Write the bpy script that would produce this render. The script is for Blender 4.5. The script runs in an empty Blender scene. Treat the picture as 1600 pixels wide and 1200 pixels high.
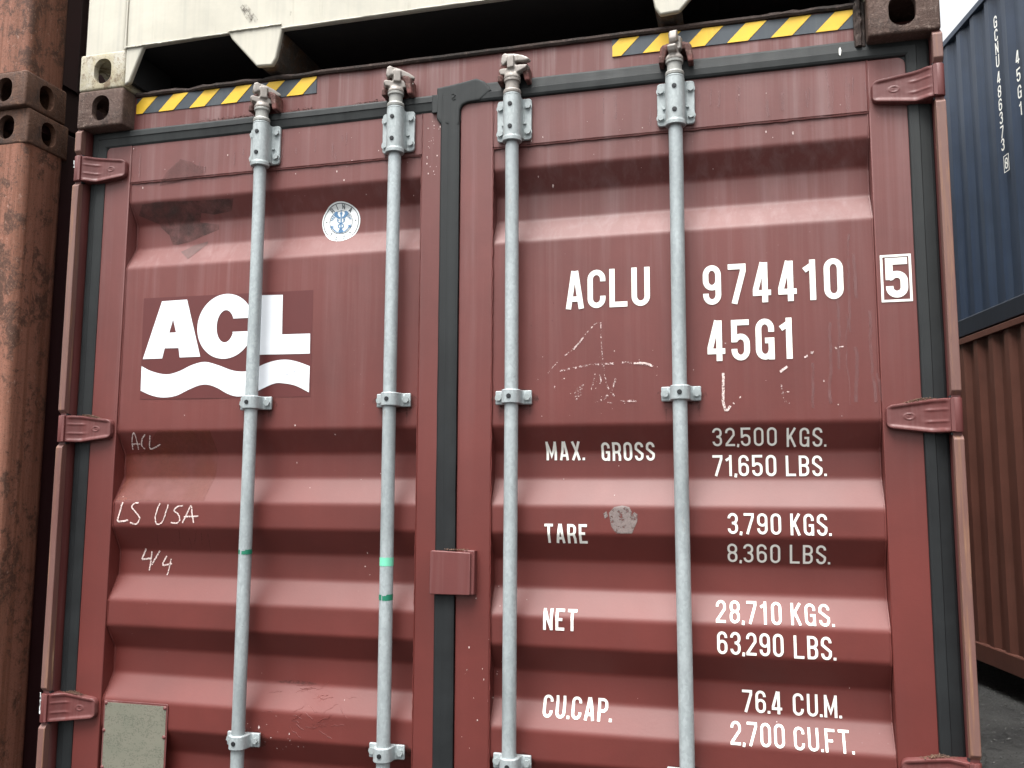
import bpy, bmesh, math, random
from mathutils import Vector, Matrix, noise
random.seed(7)
S = bpy.context.scene
COL = S.collection
PI = math.pi

# ------------------------------------------------------------------ camera
cam_d = bpy.data.cameras.new('camera')
cam = bpy.data.objects.new('camera', cam_d)
COL.objects.link(cam)
YAW, PITCH, ROLL, FPX = 0.2598, 0.1162, 0.0041, 1401.0
CAMP = Vector((0.7549, -2.2087, 1.6877))
cy, sy = math.cos(YAW), math.sin(YAW)
fw = Vector((-sy, cy, 0)); rt = Vector((cy, sy, 0)); up = Vector((0, 0, 1))
f2 = fw * math.cos(PITCH) + up * math.sin(PITCH); u2 = up * math.cos(PITCH) - fw * math.sin(PITCH)
r3 = rt * math.cos(ROLL) + u2 * math.sin(ROLL); u3 = u2 * math.cos(ROLL) - rt * math.sin(ROLL)
M = Matrix((r3, u3, -f2)).transposed().to_4x4()
M.translation = CAMP
cam.matrix_world = M
cam_d.sensor_width = 36.0
cam_d.lens = FPX * 36.0 / 1600.0
cam_d.clip_start = 0.05
cam_d.clip_end = 3000
S.camera = cam

# ------------------------------------------------------------------ sky, sun, exposure
SUN_EL, SUN_AZ = 68.0, 196.0      # azimuth clockwise from +Y
W = bpy.data.worlds.new('World'); S.world = W; W.use_nodes = True
nt = W.node_tree; bg = nt.nodes['Background']
sky = nt.nodes.new('ShaderNodeTexSky'); sky.sky_type = 'NISHITA'; sky.sun_disc = False
sky.sun_elevation = math.radians(SUN_EL); sky.sun_rotation = math.radians(SUN_AZ)
sky.dust_density = 6.0; sky.air_density = 1.5
hs = nt.nodes.new('ShaderNodeHueSaturation'); hs.inputs['Saturation'].default_value = 0.09
nt.links.new(sky.outputs[0], hs.inputs['Color']); nt.links.new(hs.outputs[0], bg.inputs[0])
bg.inputs[1].default_value = 0.08
sun_d = bpy.data.lights.new('sun', 'SUN'); sun_d.energy = 1.3; sun_d.angle = math.radians(40)
sun_d.color = (1.0, 0.97, 0.93)
sun = bpy.data.objects.new('sun', sun_d); COL.objects.link(sun)
el, az = math.radians(SUN_EL), math.radians(SUN_AZ)
sdir = Vector((math.sin(az) * math.cos(el), math.cos(az) * math.cos(el), math.sin(el)))
sun.rotation_euler = sdir.to_track_quat('Z', 'Y').to_euler()
S.view_settings.view_transform = 'Standard'; S.view_settings.look = 'None'
S.view_settings.exposure = 2.06; S.view_settings.gamma = 1.0
S.view_settings.use_curve_mapping = False
S.render.resolution_x = 1024; S.render.resolution_y = 768
S.render.engine = 'CYCLES'

# ------------------------------------------------------------------ helpers
def tag(o, label=None, cat=None, group=None, kind=None):
    if label: o['label'] = label
    if cat: o['category'] = cat
    if group: o['group'] = group
    if kind: o['kind'] = kind
    return o

def empty(name, loc=(0, 0, 0), rz=0, **k):
    o = bpy.data.objects.new(name, None); COL.objects.link(o)
    o.location = loc; o.rotation_euler = (0, 0, rz); o.empty_display_size = .2
    return tag(o, **k)

def obj_from_mesh(name, me, parent=None, loc=(0, 0, 0), rot=(0, 0, 0), sc=(1, 1, 1)):
    o = bpy.data.objects.new(name, me); COL.objects.link(o)
    o.location = loc; o.rotation_euler = rot; o.scale = sc
    if parent: o.parent = parent
    return o

def finish(me, mat, smooth):
    if mat:
        for m in (mat if isinstance(mat, (list, tuple)) else [mat]): me.materials.append(m)
    if smooth:
        me.polygons.foreach_set('use_smooth', [True] * len(me.polygons))
        me.set_sharp_from_angle(angle=math.radians(smooth if smooth > 1 else 35))
    me.update()

class MB:
    """collects shapes; build() links them as one mesh object"""
    def __init__(s): s.v = []; s.f = []
    def add(s, vs, fs):
        n = len(s.v); s.v += [tuple(v) for v in vs]; s.f += [tuple(n + i for i in f) for f in fs]; return s
    def box(s, x0, x1, y0, y1, z0, z1):
        vs = [(x, y, z) for z in (z0, z1) for y in (y0, y1) for x in (x0, x1)]
        return s.add(vs, [(0, 2, 3, 1), (4, 5, 7, 6), (0, 1, 5, 4), (2, 6, 7, 3), (0, 4, 6, 2), (1, 3, 7, 5)])
    def prism(s, pts, a, b, axis='y'):
        """polygon pts extruded a..b along axis. y: pts are (x,z); z: (x,y); x: (y,z)"""
        n = len(pts)
        def P(p, t):
            return (p[0], t, p[1]) if axis == 'y' else (p[0], p[1], t) if axis == 'z' else (t, p[0], p[1])
        vs = [P(p, a) for p in pts] + [P(p, b) for p in pts]
        fs = [tuple(range(n)), tuple(range(2 * n - 1, n - 1, -1))] + [(i, i + n, (i + 1) % n + n, (i + 1) % n) for i in range(n)]
        return s.add(vs, fs)
    def lathe(s, prof, c=(0, 0), n=24, ang=(0, 2 * PI)):
        """prof [(r,z)] round the vertical axis through c"""
        full = abs(ang[1] - ang[0] - 2 * PI) < 1e-6; m = n if full else n + 1
        vs = []
        for r, z in prof:
            for i in range(m):
                a = ang[0] + (ang[1] - ang[0]) * i / n
                vs.append((c[0] + r * math.cos(a), c[1] + r * math.sin(a), z))
        fs = []
        for j in range(len(prof) - 1):
            for i in range(n):
                k = (i + 1) % m
                fs.append((j * m + i, j * m + k, (j + 1) * m + k, (j + 1) * m + i))
        if full:
            fs.append(tuple(reversed(range(m)))); fs.append(tuple((len(prof) - 1) * m + i for i in range(m)))
        return s.add(vs, fs)
    def ycyl(s, x, z, r, y0, y1, n=6, rot=0, r2=None):
        r2 = r if r2 is None else r2
        vs = [(x + rr * math.cos(2 * PI * i / n + rot), y, z + rr * math.sin(2 * PI * i / n + rot)) for y, rr in ((y0, r2), (y1, r)) for i in range(n)]
        return s.add(vs, [tuple(range(n)), tuple(reversed(range(n, 2 * n)))] + [(i, i + n, (i + 1) % n + n, (i + 1) % n) for i in range(n)])
    def tube(s, pts, r, n=6, jit=0):
        pts = [Vector(p) for p in pts]; rings = []
        for i, p in enumerate(pts):
            t = (pts[min(i + 1, len(pts) - 1)] - pts[max(i - 1, 0)]).normalized()
            a = t.cross(Vector((0, 1, 0)));  a = a if a.length > .01 else t.cross(Vector((1, 0, 0))); a.normalize(); b = t.cross(a)
            rr = (r[i] if isinstance(r, (list, tuple)) else r) * (1 + random.uniform(-jit, jit))
            rings.append([p + a * rr * math.cos(2 * PI * k / n) + b * rr * math.sin(2 * PI * k / n) for k in range(n)])
        vs = [v for q in rings for v in q]
        fs = [(i * n + k, i * n + (k + 1) % n, (i + 1) * n + (k + 1) % n, (i + 1) * n + k) for i in range(len(pts) - 1) for k in range(n)]
        fs += [tuple(range(n)), tuple(reversed(range((len(pts) - 1) * n, len(pts) * n)))]
        return s.add(vs, fs)
    def mesh(s, name, mat=None, smooth=0, fix=True):
        me = bpy.data.meshes.new(name); me.from_pydata(s.v, [], s.f); 
        if fix:
            bm = bmesh.new(); bm.from_mesh(me); bmesh.ops.recalc_face_normals(bm, faces=bm.faces); bm.to_mesh(me); bm.free()
        finish(me, mat, smooth); return me
    def build(s, name, mat, parent=None, smooth=0, bevel=0, seg=2, fix=True, **k):
        o = obj_from_mesh(name, s.mesh(name, mat, smooth, fix), parent, **{a: k.pop(a) for a in ('loc', 'rot', 'sc') if a in k})
        if bevel: add_bevel(o, bevel, seg)
        return tag(o, **k)

def add_bevel(o, w, seg=2):
    m = o.modifiers.new('bevel', 'BEVEL'); m.width = w; m.segments = seg; m.limit_method = 'ANGLE'; m.angle_limit = math.radians(35)
    m.harden_normals = False
    for p in o.data.polygons: p.use_smooth = True
    o.data.set_sharp_from_angle(angle=math.radians(20))
    return o

def cast(o, vox=.0022, it=4):
    m = o.modifiers.new('remesh', 'REMESH'); m.mode = 'VOXEL'; m.voxel_size = vox; m.use_smooth_shade = True
    m = o.modifiers.new('smooth', 'SMOOTH'); m.iterations = it; m.factor = .5
    return o

def rrect(x0, x1, z0, z1, r, n=5):
    """rounded rectangle outline; r may be a 4-list (bl, br, tr, tl)"""
    r = r if isinstance(r, (list, tuple)) else [r] * 4
    out = []
    for (cx, cz, a0), q in zip(((x0, z0, PI), (x1, z0, 1.5 * PI), (x1, z1, 0), (x0, z1, .5 * PI)), r):
        sx = 1 if cx == x0 else -1; sz = 1 if cz == z0 else -1
        if q <= 0: out.append((cx, cz)); continue
        for i in range(n + 1):
            a = a0 + .5 * PI * i / n
            out.append((cx + sx * q + q * math.cos(a), cz + sz * q + q * math.sin(a)))
    return out

# ------------------------------------------------------------------ materials
class NT:
    def __init__(s, name):
        s.m = bpy.data.materials.new(name); s.m.use_nodes = True; s.t = s.m.node_tree
        s.b = s.t.nodes['Principled BSDF']; s.tc = s.t.nodes.new('ShaderNodeTexCoord')
    def n(s, typ, **k):
        o = s.t.nodes.new(typ)
        for a, b in k.items(): setattr(o, a, b)
        return o
    def l(s, a, b): s.t.links.new(a, b)
    def co(s, sc=(1, 1, 1)):
        m = s.n('ShaderNodeMapping'); m.inputs['Scale'].default_value = sc; s.l(s.tc.outputs['Object'], m.inputs[0]); return m.outputs[0]
    def noise(s, sc=(1, 1, 1), scale=5, detail=4, rough=.55, dist=0):
        o = s.n('ShaderNodeTexNoise'); o.inputs['Scale'].default_value = scale; o.inputs['Detail'].default_value = detail
        o.inputs['Roughness'].default_value = rough; o.inputs['Distortion'].default_value = dist
        s.l(s.co(sc), o.inputs['Vector']); return o.outputs[0]
    def vor(s, sc=(1, 1, 1), scale=5, feat='F1', out=0):
        o = s.n('ShaderNodeTexVoronoi', feature=feat); o.inputs['Scale'].default_value = scale
        s.l(s.co(sc), o.inputs['Vector']); return o.outputs[out]
    def ramp(s, x, a, b, lo=0, hi=1, smooth=False):
        o = s.n('ShaderNodeMapRange'); o.interpolation_type = 'SMOOTHSTEP' if smooth else 'LINEAR'
        for i, v in zip((1, 2, 3, 4), (a, b, lo, hi)): o.inputs[i].default_value = v
        s.l(x, o.inputs[0]); return o.outputs[0]
    def math(s, op, a, b=0.0):
        o = s.n('ShaderNodeMath', operation=op)
        for i, v in ((0, a), (1, b)):
            if isinstance(v, (int, float)): o.inputs[i].default_value = v
            else: s.l(v, o.inputs[i])
        return o.outputs[0]
    def mix(s, f, a, b):
        o = s.n('ShaderNodeMix', data_type='RGBA')
        for i, v in ((0, f), (6, a), (7, b)):
            if isinstance(v, (int, float)): o.inputs[i].default_value = v
            elif isinstance(v, tuple): o.inputs[i].default_value = v + (1,)
            else: s.l(v, o.inputs[i])
        return o.outputs[2]
    def axis(s, i):
        o = s.n('ShaderNodeSeparateXYZ'); s.l(s.tc.outputs['Object'], o.inputs[0]); return o.outputs[i]
    def bump(s, h, strength=.3, dist=.002, chain=None):
        o = s.n('ShaderNodeBump'); o.inputs['Strength'].default_value = strength; o.inputs['Distance'].default_value = dist
        s.l(h, o.inputs['Height'])
        if chain is not None: s.l(chain, o.inputs['Normal'])
        s.l(o.outputs[0], s.b.inputs['Normal']); return o.outputs[0]
    def set(s, col=None, rough=None, metal=None, spec=None):
        for k, v in (('Base Color', col), ('Roughness', rough), ('Metallic', metal), ('Specular IOR Level', spec)):
            if v is None: continue
            if isinstance(v, tuple): s.b.inputs[k].default_value = v + (1,)
            elif isinstance(v, (int, float)): s.b.inputs[k].default_value = v
            else: s.l(v, s.b.inputs[k])
        return s.m

def paint(name, base, pale, streak=.5, dirt=(.05, .03, .025), dirt_amt=.2, rough=.42, chips=.0, chipcol=(.45, .3, .22), zfade=None, off=0.0):
    t = NT(name)
    big = t.noise((1, 1, .45), 2.3, 5, .6)
    st = t.noise((26, 26, .9), 1.0, 6, .62, .4)
    st2 = t.noise((70, 70, 1.6), 1.0, 3, .5)
    grain = t.noise((1, 1, 1), 160, 2, .5)
    f = t.math('MULTIPLY', t.ramp(st, .46, .74), t.ramp(big, .32, .7, .25, 1))
    f = t.math('ADD', f, t.math('MULTIPLY', t.ramp(st2, .56, .8), .35))
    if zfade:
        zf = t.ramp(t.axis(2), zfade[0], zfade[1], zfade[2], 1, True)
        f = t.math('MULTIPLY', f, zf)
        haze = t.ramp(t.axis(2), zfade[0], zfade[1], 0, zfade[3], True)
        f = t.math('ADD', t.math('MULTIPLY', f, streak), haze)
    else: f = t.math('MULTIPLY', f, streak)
    c = t.mix(f, base, pale)
    v = t.ramp(t.noise((1, 1, 1), 1.9, 8, .66, .3), .32, .68, .80, 1.14)
    hsv = t.n('ShaderNodeHueSaturation'); t.l(v, hsv.inputs['Value']); t.l(c, hsv.inputs['Color']); c = hsv.outputs[0]
    d = t.noise((14, 14, 1.3), 1.3, 6, .7, .3)
    c = t.mix(t.ramp(d, .6, .82, 0, dirt_amt), c, dirt)
    sp = t.noise((1, 1, 1), 55, 4, .75)
    c = t.mix(t.ramp(sp, .735, .76, 0, .7), c, dirt)
    if chips:
        ch = t.noise((1, 1, .5), 17, 7, .72)
        c = t.mix(t.ramp(ch, .66 - chips, .68 - chips), c, chipcol)
    pk = t.vor((1, 1, 1), 34)
    c = t.mix(t.math('MULTIPLY', t.ramp(pk, .0, .07, 1, 0), t.ramp(big, .5, .6, 0, .55)), c, pale)
    r = t.ramp(big, .3, .7, rough + .06, rough + .12)
    t.set(c, r)
    b1 = t.bump(t.noise((1, 1, 1), 6, 2, .5), .10, .005)
    t.bump(grain, .22, .0006, b1)
    return t.m

RED = (.110, .0190, .0150); REDP = (.215, .132, .130)
MAT = {}
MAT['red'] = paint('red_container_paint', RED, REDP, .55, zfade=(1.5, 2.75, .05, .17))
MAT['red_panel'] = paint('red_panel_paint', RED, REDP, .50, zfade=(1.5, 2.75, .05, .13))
MAT['red_header'] = paint('red_header_paint', (.122, .032, .028), (.27, .185, .18), 1.0, dirt_amt=.85, dirt=(.075, .026, .017))
MAT['red_hinge'] = paint('red_hinge_paint', (.112, .027, .025), (.21, .125, .12), .8, chips=-.02, dirt_amt=.4)
def post_mat():
    t = NT('worn_post_paint')
    big = t.noise((1, 1, .35), 3.0, 5, .6); st = t.noise((60, 60, 2.2), 1.0, 6, .7, .5); fine = t.noise((1, 1, .3), 75, 6, .75); g = t.noise((1, 1, 1), 180, 3, .6)
    c = t.mix(t.ramp(big, .35, .65), (.110, .042, .035), (.150, .080, .066))
    c = t.mix(t.math('MULTIPLY', t.ramp(st, .50, .60), t.ramp(big, .40, .52, .15, .9)), c, (.20, .10, .058))
    c = t.mix(t.math('MULTIPLY', t.ramp(st, .61, .66), t.ramp(big, .48, .60)), c, (.36, .24, .16))
    c = t.mix(t.ramp(fine, .60, .70, 0, .75), c, (.055, .024, .018))
    c = t.mix(t.ramp(t.noise((1, 1, .6), 40, 6, .8), .68, .71, 0, .8), c, (.40, .27, .22))
    t.set(c, t.ramp(big, .3, .7, .45, .7)); b1 = t.bump(fine, .35, .002); t.bump(g, .2, .0006, b1); return t.m
MAT['post_worn'] = post_mat()
MAT['cream'] = paint('cream_paint', (.455, .435, .365), (.345, .335, .295), .9, dirt=(.17, .145, .09), dirt_amt=.6, rough=.5)
MAT['blue'] = paint('blue_container_paint', (.018, .031, .058), (.046, .064, .085), .6, dirt=(.03, .038, .052), dirt_amt=.3)
MAT['blue_dark'] = paint('blue_rail_paint', (.009, .014, .024), (.03, .035, .048), .4)
MAT['brown'] = paint('brown_container_paint', (.105, .040, .028), (.12, .060, .045), .5, dirt=(.03, .022, .016), dirt_amt=.4)
MAT['dark_under'] = paint('underside_coating', (.012, .012, .013), (.03, .026, .022), .5, dirt=(.08, .05, .03), dirt_amt=.5, rough=.7)

def rusty(name, cols, sc=(9, 9, 1.6), bump=.5, fine=60, speck=None, rough=.75, spk=.66):
    t = NT(name)
    a = t.noise(sc, 1.0, 8, .72, .6); b = t.noise((1, 1, .8), 16, 9, .78, .3); g = t.noise((1, 1, 1), fine, 5, .75)
    big = t.noise((1, 1, .5), 2.4, 3, .5); pit = t.noise((1, 1, 1), fine * 2.6, 3, .7)
    c = t.mix(t.ramp(a, .42, .56), cols[0], cols[1])
    c = t.mix(t.ramp(t.math('ADD', t.math('MULTIPLY', b, .65), t.math('MULTIPLY', big, .35)), .50, .555, 0, .9), c, cols[2])
    c = t.mix(t.ramp(g, .54, .64, 0, .75), c, cols[3])
    c = t.mix(t.ramp(pit, .57, .66, 0, .6), c, tuple(x * .45 for x in cols[2]))
    if speck:
        k = t.noise((1, 1, .8), 62, 8, .85)
        c = t.mix(t.math('MULTIPLY', t.ramp(k, spk - .085, spk - .055, 0, .9), t.ramp(big, .44, .54, .15, 1)), c, speck)
    t.set(c, rough, spec=.35)
    b1 = t.bump(b, bump, .007); b2 = t.bump(g, bump, .003, b1); t.bump(pit, bump, .0012, b2)
    return t.m
MAT['rust_post'] = rusty('rusty_red_brown_steel', ((.225, .095, .062), (.145, .056, .032), (.058, .027, .017), (.16, .078, .052)), (26, 26, .8), .35, 80, speck=(.32, .20, .16), spk=.68)
MAT['rust_cast'] = rusty('rusty_brown_casting', ((.078, .042, .030), (.105, .048, .028), (.038, .021, .016), (.14, .072, .046)), (6, 6, 4), .9, 75, speck=(.28, .15, .09), spk=.63)
MAT['cast_own'] = rusty('dark_rusted_casting', ((.090, .056, .045), (.070, .038, .028), (.040, .024, .019), (.14, .090, .070)), (5, 5, 5), 1.0, 110, speck=(.40, .31, .26), spk=.63)
MAT['cast_cream'] = rusty('cream_chipped_casting', ((.36, .32, .22), (.40, .38, .32), (.13, .085, .05), (.22, .18, .12)), (6, 6, 4), .4)
MAT['beam'] = rusty('grimy_beam', ((.075, .062, .05), (.05, .042, .036), (.10, .055, .03), (.14, .12, .10)), (6, 3, 6), .5)
MAT['lip'] = rusty('dirty_lip_steel', ((.035, .024, .020), (.05, .032, .027), (.018, .014, .012), (.10, .07, .06)), (4, 4, 4), .6)
MAT['keeper'] = rusty('keeper_red_rust', ((.125, .038, .032), (.15, .06, .052), (.06, .026, .021), (.19, .11, .095)), (9, 9, 9), .5)
MAT['crust'] = rusty('dried_dirt', ((.12, .075, .055), (.15, .085, .055), (.07, .034, .026), (.20, .13, .09)), (30, 30, 30), .8)
MAT['gravel'] = rusty('grey_grit', ((.05, .05, .05), (.085, .085, .08), (.03, .03, .03), (.18, .18, .17)), (9, 9, 9), .4)
MAT['crust_dark'] = rusty('dark_crust', ((.07, .03, .026), (.12, .06, .05), (.035, .02, .018), (.16, .08, .07)), (30, 30, 30), .8)

def galv(name, a=(.265, .300, .310), b=(.40, .445, .455), stain=(.19, .14, .10), stain_amt=.22, metal=.25):
    t = NT(name)
    v = t.vor((1, 1, .7), 190, out=1); g = t.noise((1, 1, .5), 60, 5, .6); bg_ = t.noise((1, 1, .25), 9, 4, .6)
    sv = t.n('ShaderNodeSeparateColor'); t.l(v, sv.inputs[0])
    f = t.math('ADD', t.math('MULTIPLY', sv.outputs[0], .45), t.math('MULTIPLY', g, .6))
    c = t.mix(t.ramp(f, .1, .95), a, b)
    c = t.mix(t.ramp(bg_, .50, .66, 0, .6), c, tuple(x * .72 for x in a))
    s = t.noise((1, 1, .4), 23, 7, .75)
    c = t.mix(t.ramp(s, .62, .74, 0, stain_amt * 3), c, stain)
    d = t.noise((1, 1, 1), 85, 3, .7)
    c = t.mix(t.ramp(d, .70, .73, 0, .6), c, (.12, .12, .12))
    t.set(c, t.ramp(g, .3, .7, .42, .62), metal)
    t.bump(g, .18, .0012)
    return t.m
MAT['galv'] = galv('galvanised_steel')
MAT['galv_cast'] = galv('galvanised_casting', (.25, .285, .29), (.40, .44, .445), metal=.2)
MAT['galv_neck'] = galv('weathered_neck', (.26, .265, .25), (.40, .40, .375), (.17, .10, .07), .3, .15)
MAT['cam'] = galv('weathered_cam_steel', (.22, .195, .175), (.34, .315, .29), (.11, .05, .035), .35, .15)

def rubber():
    t = NT('black_rubber')
    n = t.noise((1, 1, 1), 6, 6, .65); s = t.noise((1, 1, 1), 3, 4, .6, 1.0); st = t.noise((30, 30, 1), 1, 4, .6)
    c = t.mix(t.ramp(n, .35, .75), (.006, .007, .008), (.014, .0165, .018))
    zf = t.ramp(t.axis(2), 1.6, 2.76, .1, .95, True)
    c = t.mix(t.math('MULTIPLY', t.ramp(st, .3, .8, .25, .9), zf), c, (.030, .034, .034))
    sc = t.noise((1, 1, 1), 60, 4, .8); c = t.mix(t.ramp(sc, .74, .76, 0, .8), c, (.3, .3, .28))
    t.set(c, t.ramp(n, .3, .7, .5, .7), spec=.3); t.bump(s, .45, .006); return t.m
MAT['rubber'] = rubber()

def plain(name, col, rough=.5, var=.12, metal=0.0, alpha=None, scale=25):
    t = NT(name); n = t.noise((1, 1, 1), scale, 6, .65)
    c = t.mix(t.ramp(n, .3, .75), col, tuple(x * (1 - var) for x in col)); t.set(c, rough, metal)
    if alpha:
        a = t.noise((1, 1, 1), alpha[0], 5, .7); t.l(t.ramp(a, alpha[1], alpha[2]), t.b.inputs['Alpha'])
    return t.m
MAT['white'] = plain('white_lettering', (.88, .88, .82), .5, .08)
MAT['logo_white'] = plain('white_vinyl', (.76, .79, .83), .35, .05, scale=8)
MAT['run'] = plain('pale_water_run', (.24, .13, .13), .6, .2, scale=20, alpha=(38, .25, 1.25))
MAT['chalk'] = plain('chalk_mark', (.72, .58, .55), .9, .2, alpha=(260, .36, .52))
MAT['chalk_faint'] = plain('faint_paint_scratch', (.70, .55, .53), .9, .2, alpha=(190, .52, .60))
MAT['pen'] = plain('pencil_mark', (.30, .33, .37), .6, .1, alpha=(300, .42, .55))
MAT['soot'] = plain('dark_smear', (.03, .014, .012), .8, .3, alpha=(120, .40, .95))
MAT['screw'] = plain('blackened_screw', (.03, .032, .035), .45, .3, .4, scale=300)
MAT['grease'] = plain('brown_grease_smudge', (.045, .022, .017), .7, .4, scale=40, alpha=(42, .42, .95))
MAT['residue'] = plain('old_sticker_residue', (.115, .058, .054), .75, .35, scale=30, alpha=(45, .24, .36))
MAT['residue_faint'] = plain('faint_sticker_residue', (.125, .052, .048), .7, .3, scale=30, alpha=(22, .15, 1.1))
MAT['residue_dark'] = plain('dark_sticker_residue', (.058, .036, .032), .8, .4, scale=30, alpha=(24, .30, .85))
MAT['residue_grey'] = plain('grey_bare_patch', (.215, .170, .160), .6, .55, scale=240, alpha=(75, .34, .46))
MAT['touchup'] = plain('orange_touch_up_paint', (.165, .036, .020), .5, .2, scale=16, alpha=(11, .30, .85))
MAT['logo_ground'] = plain('fresh_red_ground', (.090, .0145, .0135), .42, .1, scale=14)
MAT['yellow'] = paint('yellow_tape', (.74, .46, .02), (.66, .42, .05), .5, dirt=(.30, .15, .03), dirt_amt=.7, rough=.4)
MAT['tape_dark'] = paint('dark_blue_tape', (.030, .042, .055), (.075, .09, .092), .7, dirt=(.03, .03, .03), dirt_amt=.5, rough=.4)
MAT['green'] = plain('green_tape', (.012, .17, .10), .4, .2)
MAT['green_pale'] = plain('pale_green_tape', (.16, .56, .38), .4, .15)
MAT['emblem_blue'] = plain('emblem_blue_ink', (.09, .22, .40), .5, .2)
MAT['ink'] = plain('dark_ink', (.06, .075, .09), .5, .2)
MAT['sticker'] = plain('white_sticker', (.76, .80, .80), .4, .06)

def plate_mat():
    t = NT('etched_plate'); a = t.noise((1.0, 1, 1.0), 14, 5, .6); w = t.noise((60, 60, 130), 1, 2, .6); g = t.noise((1, 1, 1), 220, 3, .6)
    c = t.mix(t.ramp(a, .3, .7), (.150, .155, .120), (.185, .178, .140))
    w2 = t.noise((190, 60, 260), 1, 3, .75); zone = t.noise((1, 1, 2.2), 30, 4, .7)
    m = t.math('MULTIPLY', t.ramp(w2, .50, .58), t.ramp(zone, .44, .52)); m = t.math('MAXIMUM', m, t.math('MULTIPLY', t.ramp(w, .62, .66), .6))
    c = t.mix(t.math('MULTIPLY', m, .5), c, (.055, .056, .044)); t.set(c, .5, .2); t.bump(g, .15, .0005); return t.m
MAT['plate'] = plate_mat()

def ground_mat():
    t = NT('dark_cracked_asphalt')
    a = t.noise((1, 1, 1), 1.7, 6, .65, .4); g = t.noise((1, 1, 1), 42, 8, .75); sp = t.vor((1, 1, 1), 26)
    cr = t.n('ShaderNodeTexVoronoi', feature='DISTANCE_TO_EDGE'); cr.inputs['Scale'].default_value = 1.1
    wn = t.n('ShaderNodeTexNoise'); wn.inputs['Scale'].default_value = 2.6; wn.inputs['Detail'].default_value = 6; t.l(t.tc.outputs['Object'], wn.inputs['Vector'])
    va = t.n('ShaderNodeVectorMath', operation='MULTIPLY_ADD'); t.l(wn.outputs[1], va.inputs[0]); va.inputs[1].default_value = (1.5, 1.5, 1.5); t.l(t.tc.outputs['Object'], va.inputs[2])
    t.l(va.outputs[0], cr.inputs['Vector']); cr = cr.outputs[0]
    c = t.mix(t.ramp(a, .35, .7), (.020, .0205, .021), (.070, .071, .068))
    c = t.mix(t.ramp(g, .45, .75, 0, .7), c, (.080, .080, .076))
    c = t.mix(t.ramp(sp, .0, .10, .6, 0), c, (.20, .20, .19))
    c = t.mix(t.ramp(cr, .0, .016, .9, 0), c, (.015, .015, .016))
    t.set(c, t.ramp(g, .3, .7, .55, .85))
    b = t.bump(t.ramp(cr, 0, .03), .8, .02); b = t.bump(a, 1.0, .12, b); b = t.bump(t.noise((1, 1, 1), 9, 6, .7), 1.0, .05, b); t.bump(g, 1.0, .03, b); return t.m
MAT['ground'] = ground_mat()

# ------------------------------------------------------------------ measured outlines on the doors: (x, z) in metres
TEXT=[
('ACLU',0.299,0.516,2.154,2.255),
('974410',0.651,0.982,2.148,2.249),
('45G1',0.659,0.862,2.005,2.107),
('5',1.078,1.127,2.143,2.240),
('box',1.067,1.136,2.133,2.248),
('MAX.',0.237,0.339,1.762,1.810),
('GROSS',0.383,0.519,1.760,1.807),
('32,500',0.664,0.818,1.795,1.839),
('KGS.',0.841,0.933,1.792,1.837),
('71,650',0.662,0.815,1.721,1.773),
('LBS.',0.838,0.932,1.721,1.771),
('TARE',0.240,0.350,1.550,1.599),
('3,790',0.697,0.821,1.581,1.631),
('KGS.',0.843,0.935,1.580,1.631),
('8,360',0.694,0.818,1.511,1.557),
('LBS.',0.840,0.932,1.511,1.557),
('NET',0.237,0.323,1.334,1.386),
('28,710',0.664,0.816,1.369,1.419),
('KGS.',0.838,0.935,1.370,1.418),
('63,290',0.666,0.818,1.296,1.349),
('LBS.',0.842,0.935,1.294,1.347),
('CU.CAP.',0.230,0.406,1.116,1.167),
('76.4',0.720,0.812,1.156,1.208),
('CU.M.',0.837,0.946,1.156,1.207),
('2,700',0.692,0.815,1.088,1.136),
('CU.FT.',0.836,0.968,1.087,1.133),
]
CHALK= [[(-1.023, 1.798), (-1.018, 1.817), (-1.007, 1.842), (-0.999, 1.842), (-1.003, 1.799)], [(-1.021, 1.815), (-0.99, 1.815)], [(-0.965, 1.841), (-0.98, 1.828), (-0.988, 1.81), (-0.981, 1.8)], [(-0.949, 1.839), (-0.962, 1.801), (-0.924, 1.813)], [(-1.025, 1.644), (-1.032, 1.615), (-1.037, 1.589), (-1.003, 1.592)], [(-0.972, 1.643), (-0.985, 1.64), (-0.993, 1.63), (-0.979, 1.616), (-0.964, 1.598), (-0.975, 1.581), (-0.996, 1.586)], [(-0.899, 1.642), (-0.909, 1.617), (-0.912, 1.594), (-0.903, 1.581), (-0.888, 1.589), (-0.877, 1.617), (-0.871, 1.638)], [(-0.822, 1.636), (-0.84, 1.632), (-0.851, 1.622), (-0.835, 1.609), (-0.831, 1.595), (-0.841, 1.586), (-0.86, 1.587)], [(-0.821, 1.587), (-0.809, 1.611), (-0.796, 1.635), (-0.791, 1.613), (-0.785, 1.587)], [(-0.818, 1.604), (-0.77, 1.606)], [(-0.965, 1.509), (-0.973, 1.492), (-0.977, 1.478), (-0.947, 1.482)], [(-0.946, 1.502), (-0.949, 1.471), (-0.952, 1.446)], [(-0.919, 1.504), (-0.933, 1.483), (-0.945, 1.463)], [(-0.896, 1.489), (-0.908, 1.463), (-0.878, 1.468)], [(-0.881, 1.481), (-0.886, 1.457), (-0.892, 1.434)]]
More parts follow.
